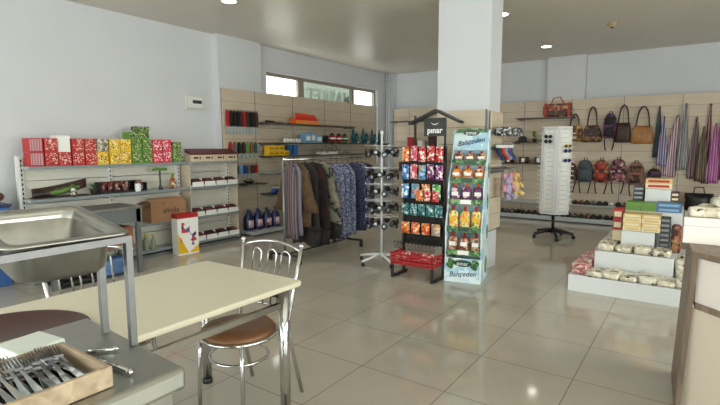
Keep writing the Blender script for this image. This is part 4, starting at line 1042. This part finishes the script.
# red bag on shelf
q = thing('duffel_bag', 'red and dark patterned leather bag standing on the high back-wall shelf', 'bag', (9.97, 2.28, 2.02), BK)
MB().loft([[(x_, .1*k*math.copysign(abs(math.cos(a))**.7, math.cos(a)), .13+.13*k*math.copysign(abs(math.sin(a))**.7, math.sin(a))) for a in [2*PI*p/16 for p in range(16)]] for x_, k in ((-.26, .75), (-.24, 1), (.22, 1), (.24, .8))]).build('body', 'kilim', q)
MB().box(-.235, -.205, -.105, .105, .0, .265).build('end_band', 'redleather', q); MB().box(.2, .235, -.105, .105, .0, .265).build('end_band', 'redleather', q)
MB().box(-.15, -.02, -.125, -.1, .04, .12).box(.03, .17, -.125, -.1, .04, .12).build('front_pocket', 'dkbrown', q)
MB().tube([(-.12, -.03, .25), (-.08, -.05, .36), (.04, -.05, .38), (.12, -.03, .25)], .01, 6).build('handle', 'redleather', q)
# hats / plants on the back wall shelf
for i, (y, m_, nm) in enumerate(((2.94, 'dark', 'black'), (2.5, 'green', 'green'))):
    q = thing('sun_hat', '%s hat on the back-wall shelf left of the sunglasses tower' % nm, 'hat', (9.97, y, 1.54), 0, 'hats on the back wall')
    MB().lathe([(.001, .0), (.15, .0), (.155, .01), (.09, .02), (.08, .09), (.05, .12), (.001, .125)], 20).build('crown', m_, q)
    MB().lathe([(.0825, .025), (.0875, .025), (.083, .05), (.0805, .05)], 20).build('hat_band', 'kilim2', q)
q = thing('artificial_plant', 'small green plant on the back-wall shelf between the two hats', 'plant', (9.98, 2.71, 1.54))
MB().lathe([(.001, 0), (.04, 0), (.05, .07), (.001, .07)], 12).build('pot', 'dark', q); mb = MB()
for i in range(20):
    a = random.uniform(0, 6.28); c = Vector((.02*math.cos(a), .02*math.sin(a), random.uniform(.1, .2))); d = Vector((math.cos(a), math.sin(a), .8))*.045; s_ = Vector((-math.sin(a), math.cos(a), 0))*.015
    mb.add([c-d, c+s_, c+d, c-s_, c+Vector((0, 0, .008))], [(0, 1, 4), (1, 2, 4), (2, 3, 4), (3, 0, 4), (0, 3, 2, 1)])
mb.build('foliage', 'green', q)
# goods in the far corner behind the wire rack
for i, (y, z, m_, nm, w, h) in enumerate(((5.5, 1.45, 'red', 'red', .16, .22), (5.25, 1.45, 'printwhite', 'white', .12, .14), (4.95, 1.45, 'traybrown', 'maroon', .18, .24), (5.7, .9, 'traybrown', 'maroon', .2, .2), (5.35, .9, 'dark', 'charcoal', .22, .26), (5.0, .9, 'red', 'red', .16, .18), (4.6, .9, 'greymetal', 'grey', .2, .2))):
    q = thing('gift_box', '%s box on the %s shelf in the far corner behind the wire rack' % (nm, 'upper' if z > 1 else 'lower'), 'box', (9.98, y, z), BK, 'boxes in the far corner')
    MB().box(-w/2, w/2, -.08, .08, 0, h).build('body', m_, q); MB().box(-w/2-.004, w/2+.004, -.084, .084, h*.82, h+.003).build('lid', m_, q)
for i in range(4):
    q = thing('sock_pack', '%s pack on the back-wall shelf between column and sunglasses tower' % ['dark', 'maroon', 'grey', 'teal'][i], 'pack', (9.98, 3.2-i*.3, 1.12), BK, 'packs on the back wall')
    MB().pillow(.2, .12, .12, 5).build('body', ['dark', 'traybrown', 'greymetal', 'teal'][i], q); MB().box(-.03, .03, -.075, .075, .02, .1).build('band', 'printwhite', q)
# scarves
def scarf(label, y, zt, zb, w, cols, metal=.0, sway=0.0, scale=9, x=XF-.05, rough=.45):
    key = 'scarf_%s_%d' % ('_'.join(map(str, cols[0])), int(w*1000))
    if key not in M: M[key] = pat(key, cols, scale, 'wavex', rough, stretch=(1, 1, .15), distortion=2.5)
    q = thing('scarf', label, 'scarf', (x, y, zb), BK, 'scarves on the back wall')
    H = zt-zb; n = 28; rings = []; ph = random.uniform(0, 6)
    for j in range(15):
        u = j/14; k = .16+.84*min(1, ((1-u)*1.25))**.75
        rings.append([(sway*(1-u)+w/2*k*math.cos(a)*(1+.04*math.sin(9*u+ph)), .028*math.sin(a)*(1+.55*math.sin(6*a+ph))*(.5+k*.6)+.008*math.sin(4*u+ph), H*u+.012*math.sin(a*3+ph)*(1-u)) for a in [2*PI*p/n for p in range(n)]])
    MB().loft(rings).build('cloth', M[key], q)
    MB().ball((0, 0, H+.01), (.02, .02, .025), 8, 6).build('knot', M[key], q)
    MB().tube([(0, .045, H+.02), (0, -.04, H+.02), (0, -.045, H+.04)], .005, 6).build('hanging_hook', 'steel', q)
    return q
scarf('narrow dark teal scarf hanging right of the tan handbag', .6, 2.12, 1.26, .13, [(40, 54, 62), (60, 80, 86), (30, 36, 44), (80, 90, 100)])
scarf('blue purple and white striped scarf, second from the tan handbag', .52, 1.94, 1.12, .15, [(60, 50, 110), (120, 150, 190), (210, 210, 220), (50, 40, 90), (150, 90, 140)], x=XF-.13)
scarf('silvery pink and white scarf slanting above the red cream box', .32, 1.95, .92, .24, [(190, 170, 180), (220, 214, 214), (120, 60, 90), (70, 60, 70), (200, 150, 170)], sway=-.1)
scarf('silvery grey scarf beside the slanting pink one', .21, 2.15, 1.05, .16, [(150, 146, 150), (80, 76, 90), (200, 196, 196), (50, 46, 80)], x=XF-.13)
scarf('dark grey and maroon striped scarf in the right group', .05, 1.92, .9, .17, [(80, 76, 76), (130, 60, 76), (50, 46, 48), (170, 160, 150)], x=XF-.05)
scarf('olive and brown scarf in the right group', -.06, 1.75, .86, .17, [(96, 84, 60), (130, 116, 84), (70, 56, 44), (60, 40, 36)], x=XF-.13)
scarf('red striped narrow scarf left of the shiny purple one', -.13, 2.13, .82, .11, [(150, 40, 60), (190, 160, 160), (90, 30, 50), (60, 40, 60)])
scarf('shiny magenta and purple scarf at the right of the photo', -.22, 1.8, .84, .17, [(170, 80, 150), (210, 150, 200), (120, 40, 100), (150, 60, 140)], rough=.3, x=XF-.13)
scarf('red brown scarf at the right edge of the photo', -.31, 2.14, .9, .14, [(150, 50, 40), (110, 60, 50), (190, 120, 90), (70, 40, 40)])
# shoes
def shoe_proto(name, label, cat, loc, rz, sole, strap, group):
    q = thing(name, label, cat, loc, rz, group)
    out = [(-.04, -.13), (.0, -.145), (.04, -.13), (.05, -.07), (.036, 0), (.034, .08), (.024, .115), (-.0, .125), (-.026, .115), (-.036, .08), (-.036, 0), (-.05, -.07)]
    MB().prism(out, 'z', 0, .022).build('sole', sole, q, bevel=.004)
    rr = []
    for y, k, zt in ((-.135, .5, .03), (-.11, .85, .05), (-.06, 1, .065), (-.01, .9, .07), (.0, .86, .066)):
        rr.append([(.05*k*math.cos(a), y, .02+zt*.8*math.sin(a)) for a in [PI*p/10 for p in range(11)]]+[(-.046*k*math.cos(a), y, .02+(zt*.8-.006)*math.sin(a)*.96) for a in [PI*p/10 for p in range(11)]])
    MB().loft(rr).build('upper', strap, q)
    return q
cols = [('dark', 'black'), ('dkbrown', 'brown'), ('kilim', 'red patterned'), ('printwhite', 'white'), ('greymetal', 'grey')]
protos = {}
for row, (z, ya, yb, n, where) in enumerate(((.36, 2.4, .72, 17, 'on the shoe shelf below the backpacks'), (.1, 3.4, 1.1, 22, 'on the base shelf at the foot of the back wall'))):
    for i in range(n):
        k = random.choice([0, 0, 1, 1, 2, 3, 4]) if row == 0 else random.choice([0, 0, 1, 1, 2, 4])
        m_, nm = cols[k]; y = ya+(yb-ya)*i/(n-1)
        l = '%s slip-on shoe %s' % (nm, where); g = '%s shoes %s' % (nm, where)
        loc = (9.93+.01*math.sin(i*2.1), y, z+.0015); rz = BK+.15*math.sin(i*1.7)
        if k not in protos: protos[k] = shoe_proto('shoe', l, 'shoe', (loc[0], loc[1], z), rz, 'dark' if k != 3 else 'greymetal', m_, g)
        else: dup(protos[k], loc, rz, l, g)
# hats / bags at the right of the shoe shelf
q = thing('handbag', 'bright red bag on the shoe shelf behind the stepped display', 'handbag', (9.93, .34, .36), BK); MB().pillow(.26, .24, .16, 6, wob=.006).build('body', 'red', q); MB().tube([(-.07, 0, .22), (-.05, 0, .3), (.05, 0, .3), (.07, 0, .22)], .008, 6).build('handle', 'redleather', q)
q = thing('handbag', 'large black bag on the shoe shelf below the scarves', 'handbag', (9.93, -.06, .36), BK); MB().pillow(.4, .3, .18, 6, wob=.008).build('body', 'black', q); MB().tube([(-.08, 0, .28), (-.06, 0, .4), (.06, 0, .4), (.08, 0, .28)], .01, 6).build('handle', 'black', q)

# ------------------------------------------------------------------ stepped display
sp = thing('stepped_plinth', 'white stepped display plinth covered with folded textiles', 'display plinth', (5.12, .45, 0))
tiers2 = [(0, 2.1, -.56, .55, 0, .165), (.28, 1.85, -.33, .36, .165, .385), (.53, .8, -.145, .155, .385, .58), (.8, 1.5, -.36, .16, .385, .765), (1.03, 1.4, -.24, .0, .765, .99)]
for a in tiers2: box_mb(*a).build('tier', 'whitematt', sp, bevel=.003)
M['towel'] = pat('cream_towel_wrap', [(206, 198, 180), (222, 216, 200), (200, 192, 172), (212, 204, 186), (226, 222, 210), (206, 198, 180), (216, 210, 196), (186, 176, 156), (222, 216, 204), (196, 188, 168), (84, 78, 70)], 34, 'voronoi', .35)
M['pinktowel'] = pat('pink_towel_wrap', [(180, 110, 108), (204, 150, 146), (150, 80, 84), (214, 190, 180)], 50, 'voronoi', .6)
def towel(label, x, y, z, m, w, d, h, rz, group):
    q = thing('folded_towel', label, 'towel', (x, y, z), rz, group)
    rings = []
    for k, zz in ((.9, 0), (1, .25), (1, .75), (.9, 1)):
        rings.append([(d/2*k*math.copysign(abs(math.cos(a))**.35, math.cos(a)), w/2*k*math.copysign(abs(math.sin(a))**.35, math.sin(a)), zz*h*(1+.12*math.sin(3*a+z*9+y*20))) for a in [2*PI*p/24 for p in range(24)]])
    MB().loft(rings).build('folds', m, q)
    MB().box(-d*.3, -d*.1, -w*.3, w*.1, h*.9, h*1.09).build('paper_tag', 'greybox', q)
    return q
for i in range(6):
    towel('cream wrapped towel on the lowest step of the white plinth, %s from left' % ORD[i], 5.25, .765-i*.15, .166, 'towel', .158, .25, .05+.016*(i % 2), .06*math.sin(i*5), 'cream towels on the lowest step')
for i in range(4):
    towel('cream wrapped towel on the second step, %s from left' % ORD[i], 5.53, .72-i*.165, .386, 'towel', .158, .22, .055+.012*((i+1) % 2), .06*math.sin(i*4), 'cream towels on the second step')
for i in range(3):
    towel('cream wrapped towel at the left side of the third step, %s from front' % ORD[i], 5.78+i*.25, .72, .386, 'towel', .16, .22, .06, .1*math.sin(i*4), 'cream towels beside the third step')
for i in range(2):
    towel('dark patterned cream towel at the right end of the second step, %s' % ['front', 'rear'][i], 5.6+.26*i, .04, .166, 'towel', .13, .24, .17, 0, 'towels right of the second step')
for i in range(5):
    for j in range(2 if i < 3 else 1):
        towel('pink patterned folded cloth at the left of the lowest step, row %s, %s' % (['one', 'two', 'three', 'four', 'five'][i], ['lower', 'upper'][j]), 5.28+i*.24, .905-.0*j, .166+j*.052, 'pinktowel', .17, .2, .05, .05*math.sin(i*3+j), 'pink cloths on the lowest step')
def flat_pack(label, x, y, z, w, d, h, m, m2, group, name='textile_box'):
    q = thing(name, label, 'box', (x, y, z), 0, group)
    MB().box(-d/2, d/2, -w/2, w/2, 0, h).build('body', m, q)
    MB().box(-d/2-.0015, -d/2, -w*.4, w*.4, h*.25, h*.75).build('print', m2, q)
    return q
M['orpack'] = mat('orange_pack', (208, 176, 118), .5); M['crpack'] = mat('cream_pack', (222, 208, 172), .5); M['dkpack'] = mat('dark_pack', (50, 50, 54), .5)
for c_ in range(2):
    for r_ in range(4):
        flat_pack('flat orange and cream box, %s stack on the third step, %s from top' % (('left', 'right')[c_], ORD[3-r_]), 5.78, .515-c_*.17, .581+r_*.0445, .165, .22, .043, 'orpack' if r_ % 2 else 'crpack', 'crpack' if r_ % 2 else 'orpack', 'orange box stacks')
for r_ in range(3): flat_pack('%s in the stack left of the orange boxes' % ['cream box lowest', 'red box second', 'red box topmost'][r_], 5.87, .66, .447+.0-.0+r_*.115, .085, .2, .112, 'red' if r_ else 'crpack', 'crpack', 'red box stack')
for c_ in range(2):
    for r_ in range(2):
        flat_pack('flat green box behind the orange stacks, %s column, %s' % (('left', 'right')[c_], ('lower', 'upper')[r_]), 6.03, .535-c_*.142, .766+r_*.045, .138, .2, .043, 'green', 'grnbase', 'green box stack')
for r_ in range(2): flat_pack('flat blue box right of the green boxes, the %s one' % ('lower', 'upper')[r_], 6.03, .21, .766+r_*.05, .225, .2, .048, mat('blue_pack%d' % r_, (76, 104, 140), .5), 'lblue', 'blue box stack')
for r_ in range(5): flat_pack('flat charcoal box left of the top white block, %s from the top' % ORD[4-r_], 6.26, .515, .766+r_*.049, .1, .2, .046, 'dkpack', 'greymetal', 'charcoal box stack')
for r_ in range(4): flat_pack('small dark box right of the top white block, %s from the top' % ORD[3-r_], 6.26, .17, .766+r_*.049, .07, .2, .046, 'traybrown', 'crpack', 'narrow dark box stack')
for r_ in range(7): flat_pack('flat dark box in the stack right of the orange boxes, %s from the top' % ORD[6-r_], 5.78, .222, .386+r_*.05, .085, .18, .047, 'dkpack', 'greymetal', 'dark box stack')
for r_ in range(3): towel('folded red brown cloth right of the dark box stack, %s from the top' % ORD[2-r_], 5.78, .125, .386+r_*.09, 'kilim', .09, .18, .085, 0, 'red brown cloths')
for r_ in range(2): flat_pack('red and cream box on top of the white block, the %s one' % ('lower', 'upper')[r_], 6.3, .33, .991+r_*.055, .25, .2, .053, 'crpack' if r_ == 0 else 'orpack', 'red', 'red and cream boxes on the top')

# ------------------------------------------------------------------ wood-edged counter at the right with a white box of cloths
q = thing('sales_counter', 'white sales counter with taupe wood edging at the right edge', 'counter', (3.1, -.011, 0))
dv = Vector((-.68, -.73)); ev = Vector((.5, .031)); LW = 1.3
def cpoly(a0, a1, b0, b1):
    '''quad between distances a along the front and fractions b towards the back'''
    return [tuple(dv*a0+ev*b0), tuple(dv*a1+ev*b0), tuple(dv*a1+ev*b1), tuple(dv*a0+ev*b1)]
MB().loft([[(p[0]-.02*k, p[1]+.03*k, z) for p in cpoly(0, .04, 0, 1)] for z, k in ((0, 1), (.868, 0))], smooth=False).build('side_post', 'post', q, bevel=.002)
MB().prism(cpoly(LW-.04, LW, 0, 1), 'z', 0, .868).build('side_post', 'post', q, bevel=.002)
MB().prism(cpoly(-.004, LW+.004, -.01, 1.02), 'z', .868, .9).build('countertop', 'post', q, bevel=.002)
MB().prism(cpoly(.04, LW-.04, 0.01, .95), 'z', .59, .62).build('shelf_edge', 'post', q)
MB().prism(cpoly(.04, LW-.04, .06, .09), 'z', .62, .868).build('upper_panel', 'plinth', q)
MB().prism(cpoly(.02, LW-.04, .03, .06), 'z', .02, .59).build('lower_panel', 'panelbeige', q)
q = thing('display_box', 'white display box with wrapped cloths heaped on it, on the wood-edged counter', 'box', (3.33, -.2, .9))
MB().box(0, .3, -.34, .24, 0, .15).build('body', 'plinth', q, bevel=.002)
MB().box(-.002, 0, -.34, .24, .1, .103).build('seam', 'shelfgrey', q)
MB().box(-.002, 0, .02, .06, .07, .12).build('print', 'crpack' if 'crpack' in M else 'white', q)
for i, (x, y, z, rz) in enumerate(((3.41, -.06, .0, .1), (3.41, -.25, .0, -.1), (3.41, -.44, .0, .1), (3.545, -.1, .0, .1), (3.545, -.38, .0, -.1), (3.47, -.17, .056, .3))):
    towel('crumpled grey and cream wrapped cloth on the white box, %s' % ['front left', 'front middle', 'front right', 'rear left', 'rear right', 'lying on top of the others'][i], x, y, 1.053+z, 'towel', .17, .12, .05, rz, 'cloths on the white box')
q = thing('plastic_bag', 'crumpled clear plastic bag lying on the cloths on the white box', 'bag', (3.5, -.34, 1.109))
MB().pillow(.16, .08, .14, 8, wob=.014).build('body', 'clearplastic', q)
MB().pillow(.08, .04, .06, 5, z0=.02).build('content', 'lblue', q)

# ------------------------------------------------------------------ dining table and chairs
q = thing('dining_table', 'long cream table with chrome tube legs in the foreground', 'table', (1.13, 2.085, 0))
HX, HY = .74, .405
out = []
for cx, cy, a0 in ((HX-.03, HY-.03, 0), (-HX+.03, HY-.03, 90), (-HX+.03, -HY+.03, 180), (HX-.03, -HY+.03, 270)):
    for k in range(5): out.append((cx+.03*math.cos(R(a0+22.5*k)), cy+.03*math.sin(R(a0+22.5*k))))
MB().prism(out, 'z', .724, .752).build('tabletop', ['cream'], q, bevel=.008, segs=3)
for sx in (-1, 1):
    for sy in (-1, 1):
        x, y = sx*(HX-.08), sy*(HY-.07)
        l_ = MB().tube([(x, y, .012), (x, y, .722)], .028, 16).build('leg', 'chrome', q)
        MB().lathe([(.001, 0), (.03, 0), (.032, .012), (.03, .03), (.001, .03)], 16, (x, y, 0)).build('foot', 'black', l_)
for sy in (-1, 1):
    y = sy*(HY-.07); MB().box(-HX+.11, HX-.11, y-.012, y+.012, .615, .645).build('rail', 'chrome', q)
for sx in (-1, 1):
    x = sx*(HX-.08); MB().box(x-.012, x+.012, -HY+.1, HY-.1, .66, .7).build('end_rail', 'blackmetal', q)
def chair(label, loc, rz, group='chairs at the dining table'):
    """bistro chair facing local -y, origin under the seat"""
    q = thing('bistro_chair', label, 'chair', loc, rz, group)
    rr = .2
    prof = [(.001, .435), (.19, .435), (.205, .445), (.205, .46), (.19, .475), (.1, .482), (.001, .483)]
    MB().lathe(prof, 32).build('seat', 'seat', q)
    MB().tube([(.208*math.cos(a), .208*math.sin(a), .437) for a in [2*PI*p/32 for p in range(32)]], .011, 8, closed=True).build('seat_ring', 'chrome', q)
    for sx in (-1, 1):
        MB().tube([(sx*.155, -.135, .43), (sx*.16, -.142, .3), (sx*.165, -.15, .0)], .011, 8).build('leg', 'chrome', q)
    for sx in (-1, 1):
        MB().tube([(sx*.2, .3, 0), (sx*.19, .225, .3), (sx*.185, .2, .45), (sx*.205, .235, .65), (sx*.225, .285, .885)], .011, 8).ball((sx*.2255, .286, .893), .016, 10, 6).build('leg', 'chrome', q)
    top = [(sx_*.222, .28+.03*(1-sx_*sx_), .862+.035*(1-sx_*sx_)) for sx_ in [-1+.2*k for k in range(11)]]
    MB().tube(top, .009, 8).build('top_rail', 'chrome', q)
    low = [(sx_*.195, .215+.02*(1-sx_*sx_), .53) for sx_ in [-1+.2*k for k in range(11)]]
    MB().tube(low, .008, 8).build('lower_rail', 'chrome', q)
    for c in (-.11, 0, .11):
        p = [(c-.03, .225, .53)]
        for k in range(9):
            a = PI-PI*k/8; p.append((c+.03*math.cos(a)*1.05, .292-.02*abs(c)*4, .82+.03*math.sin(a)))
        p.append((c+.03, .225, .53))
        MB().tube(p, .0055, 8).build('back_loop', 'chrome', q)
    MB().tube([(.165*math.cos(a), .155*math.sin(a)-.005, .31) for a in [2*PI*p/28 for p in range(28)]], .008, 8, closed=True).build('brace_ring', 'chrome', q)
    return q
chair('chrome bistro chair with round brown seat at the right end of the cream table', (1.72, 2.03, 0), -PI/2+R(4))
chair('chrome bistro chair on the far side of the cream table, under the steel pan', (1.26, 2.5, 0), R(-3))

# ------------------------------------------------------------------ stainless counter in the foreground
q = thing('steel_counter', 'stainless steel serving counter in the front left corner', 'counter', (.0, 1.335, 0))
MB().loft([[(-.9 if k == 0 else .705+(y+.285)*.06, y, z) for y, z in ((-.285, .9), (-.295, .888), (-.295, .845), (-.28, .84), (-.28, .87), (.285, .87), (.285, .9))] for k in (0, 1)], smooth=False).build('worktop', 'counter', q, bevel=.008, segs=3)
MB().box(-.88, .685, -.26, -.245, .1, .868).build('front_panel', 'steel2', q)
MB().box(.67, .685, -.245, .27, .1, .868).build('end_panel', 'steel2', q)
MB().box(-.88, -.865, -.245, .27, .1, .868).build('end_panel', 'steel2', q)
MB().box(-.865, .67, .255, .27, .1, .868).build('rear_panel', 'steel2', q)
for sx in (-.84, .64):
    for sy in (-.21, .21): MB().tube([(sx, sy, 0), (sx, sy, .1)], .02, 10).build('leg', 'chrome', q)
# raised rack with pan
q = thing('pan_rack', 'square-tube steel rack standing on the counter, holding the pan', 'rack', (0, 0, .9))
for x in (.713, -.5):
    for y, zt in ((1.28, .31), (1.435, .33)):
        pass
xr = .703
hb = .009
for x in (xr, -.439):
    for y in (1.281, 1.436): MB().box(x-hb, x+hb, y-hb, y+hb, 0, .297).build('leg', 'steel', q)
MB().box(-.45, xr+hb, 1.281-hb, 1.281+hb, .297, .315).build('front_bar', 'steel', q)
for x in (xr, .414, -.439): MB().box(x-hb, x+hb, 1.281+hb, 1.62, .297, .315).build('side_bar', 'steel', q)
# gastronorm pan
q = thing('food_pan', 'deep stainless steel food pan resting tilted in the rack', 'pan', (.567, 1.443, 1.252)); q.rotation_euler = (R(8), 0, R(-4))
def rrect(hx, hy, r, z, n=6):
    p = []
    for cx, cy, a0 in ((hx-r, hy-r, 0), (-hx+r, hy-r, 90), (-hx+r, -hy+r, 180), (hx-r, -hy+r, 270)):
        for k in range(n+1): p.append((cx+r*math.cos(R(a0+90*k/n)), cy+r*math.sin(R(a0+90*k/n)), z))
    return p
A, B = .148, .18
rings = [rrect(A, B, .025, -.006), rrect(A, B, .025, 0), rrect(A-.022, B-.022, .03, .0), rrect(A-.026, B-.026, .03, -.012), rrect(A-.032, B-.032, .03, -.028), rrect(A-.036, B-.036, .032, -.03), rrect(A-.04, B-.04, .035, -.1), rrect(A-.052, B-.052, .035, -.114), rrect(.02, .02, .015, -.115)]
rings2 = [rrect(.02, .02, .015, -.117), rrect(A-.05, B-.05, .035, -.117), rrect(A-.0375, B-.0375, .037, -.101), rrect(A-.034, B-.034, .034, -.03), rrect(A-.025, B-.025, .032, -.012), rrect(A-.024, B-.024, .03, -.006)]
MB().loft(rings+rings2+[rings[0]], cap=False).build('pan_body', 'steel2', q)
# serving tray, white block
tr = MB().lathe([(.001, 0), (.27, 0), (.3, .018), (.305, .02), (.305, .025), (.298, .024), (.268, .006), (.001, .006)], 40)
o_ = tr.build('serving_tray', 'traybrown', None, (.6, 2.03, .7535)); o_.scale = (1.02, .98, 1); tag(o_, 'dark maroon oval serving tray lying on the cream table behind the steel counter', 'tray')
o_ = MB().box(-.062, .062, -.062, .062, 0, .03).build('cutting_board', mat('white_board', (226, 232, 226), .5), None, (.513, 1.465, .9015), bevel=.006); o_.rotation_euler = (0, 0, R(8)); tag(o_, 'thick white plastic board on the steel counter behind the cutlery box', 'board')
# cutlery box
q = thing('cutlery_box', 'open wooden box full of forks on the steel counter', 'box', (.19, 1.215, .9))
MB().box(-.35, .355, -.115, .115, 0, .008).build('base', 'dark', q)  # base coloured dark to paint in the shade between the forks
MB().box(-.35, .355, -.125, -.113, 0, .05).build('side', 'boxwood', q, bevel=.002); MB().box(-.35, .355, .113, .125, 0, .05).build('side', 'boxwood', q, bevel=.002)
MB().box(.343, .355, -.113, .113, .008, .05).build('side', 'boxwood', q, bevel=.002); MB().box(-.35, -.338, -.113, .113, .008, .05).build('side', 'boxwood', q, bevel=.002)
def cut_strip(mb, pts, th=.0018):
    """flat bar along y given (y, half width, z)"""
    rings = [[(-w, y, z), (w, y, z), (w, y, z+th), (-w, y, z+th)] for y, w, z in pts]
    mb.loft(rings, smooth=False)
def fork(label, loc, rot):
    q = thing('fork', label, 'fork', loc, 0, 'forks in the wooden box'); q.rotation_euler = rot
    mb = MB(); cut_strip(mb, [(-.1, .007, .002), (-.085, .0085, .0), (-.04, .006, .003), (0, .0035, .007), (.03, .0035, .006)], .0025); mb.build('handle', 'cutlery', q, bevel=.0006)
    mb = MB(); cut_strip(mb, [(.03, .0035, .006), (.04, .009, .003), (.055, .012, .001)], .0022)
    for k in range(4): 
        c = -.0102+k*.0068
        mb.loft([[(c-w, y, z), (c+w, y, z), (c+w, y, z+.002), (c-w, y, z+.002)] for y, w, z in ((.055, .0018, .001), (.075, .0016, .003), (.098, .001, .01))], smooth=False)
    mb.build('tines', 'cutlery', q)
    return q
f0 = None; cnt = 0
for layer in range(3):
    for i in range(27):
        x = .523-i*.0195-layer*.006; 
        if x < -.1: continue
        rot = (R(random.uniform(2, 8)+layer*2), R(random.uniform(-14, 14)), R(random.uniform(-7, 7)+(4 if i < 3 else 0)))
        loc = (x-(.012 if i == 0 else 0), 1.212+random.uniform(-.006, .006), .912+layer*.0125+random.uniform(0, .003))
        l = 'stainless steel fork heaped among the others in the wooden cutlery box'
        if f0 is None: f0 = fork(l, loc, rot)
        else: dup(f0, loc, rot=rot, label=l)
def spoon(label, loc, rot):
    q = thing('spoon', label, 'spoon', loc, 0, None); q.rotation_euler = rot
    mb = MB(); cut_strip(mb, [(-.1, .007, .002), (-.085, .0085, .0), (-.04, .006, .003), (0, .0035, .007), (.045, .0035, .004)], .0028); mb.build('handle', 'cutlery', q, bevel=.0006)
    mb = MB().loft([[(x_*math.cos(a), .07+y_*math.sin(a), z_) for a in [2*PI*p/16 for p in range(16)]] for x_, y_, z_ in ((.002, .003, .001), (.012, .018, .003), (.018, .028, .009), (.017, .027, .0095), (.011, .017, .0045), (.002, .003, .0025))]); mb.build('bowl', 'cutlery', q)
    return q
def peg(label, a, b, r):
    v = Vector(b)-Vector(a)
    q = thing('tong_handle', label, 'utensil', a, math.atan2(v.y, v.x), 'utensils right of the cutlery box'); L = v.length
    MB().tube([(0, 0, r), (L*.25, 0, r*1.0), (L*.9, 0, r*1.05)], [r*.7, r*.9, r], 10).build('handle', 'cutlery', q)
    MB().ball((L*.93, 0, r*1.25), (r*1.35, r*1.25, r*1.25), 10, 7).build('end_knob', 'chrome', q)
    MB().box(-.02, L*.3, -r*.7, r*.7, 0, .003).build('blade', 'steel2', q)
peg('steel utensil with round shiny end on the counter, the one farther from the edge', (.6, 1.33, .9), (.655, 1.272, .9), .0062)
peg('steel utensil with round shiny end on the counter, the one nearer the edge', (.592, 1.245, .9), (.598, 1.1, .9), .0068)

# ------------------------------------------------------------------ light
wd = bpy.data.worlds.new('World'); scene.world = wd; wd.use_nodes = True
bg = wd.node_tree.nodes['Background']; bg.inputs['Color'].default_value = (1.0, .97, .9, 1); bg.inputs['Strength'].default_value = 5.0
def area(name, loc, rot, sx, sy, e, col):
    l = bpy.data.lights.new(name, 'AREA'); l.shape = 'RECTANGLE'; l.size = sx; l.size_y = sy; l.energy = e; l.color = col
    o = bpy.data.objects.new(name, l); COL.objects.link(o); o.location = loc; o.rotation_euler = rot
    return o
area('daylight_rear', (XR-.35, 1.1, 1.4), (0, -PI/2, 0), 2.6, 9.0, 190, (.92, .93, 1.0))
area('daylight_right', (2.0, YR-.35, 1.4), (PI/2, 0, 0), 7.0, 2.6, 200, (1.0, .95, .91))

# ------------------------------------------------------------------ camera
cam = bpy.data.cameras.new('camera'); co = bpy.data.objects.new('camera', cam); COL.objects.link(co)
yaw, pitch, roll = .611, -.116, -.002
fw = Vector((math.cos(yaw)*math.cos(pitch), math.sin(yaw)*math.cos(pitch), math.sin(pitch)))
rt = Vector((math.sin(yaw), -math.cos(yaw), 0)); up = rt.cross(fw)
r2 = rt*math.cos(roll)+up*math.sin(roll); u2 = -rt*math.sin(roll)+up*math.cos(roll)
mt = Matrix((r2, u2, -fw)).transposed().to_4x4(); mt.translation = Vector((0, 0, 1.46))
co.matrix_world = mt
cam.sensor_width = 36; cam.lens = 24; cam.clip_start = .02; cam.clip_end = 60
scene.camera = co
vs = scene.view_settings
vs.view_transform = 'Standard'; vs.look = 'None'; vs.gamma = 1; vs.use_curve_mapping = False; vs.exposure = 0.0
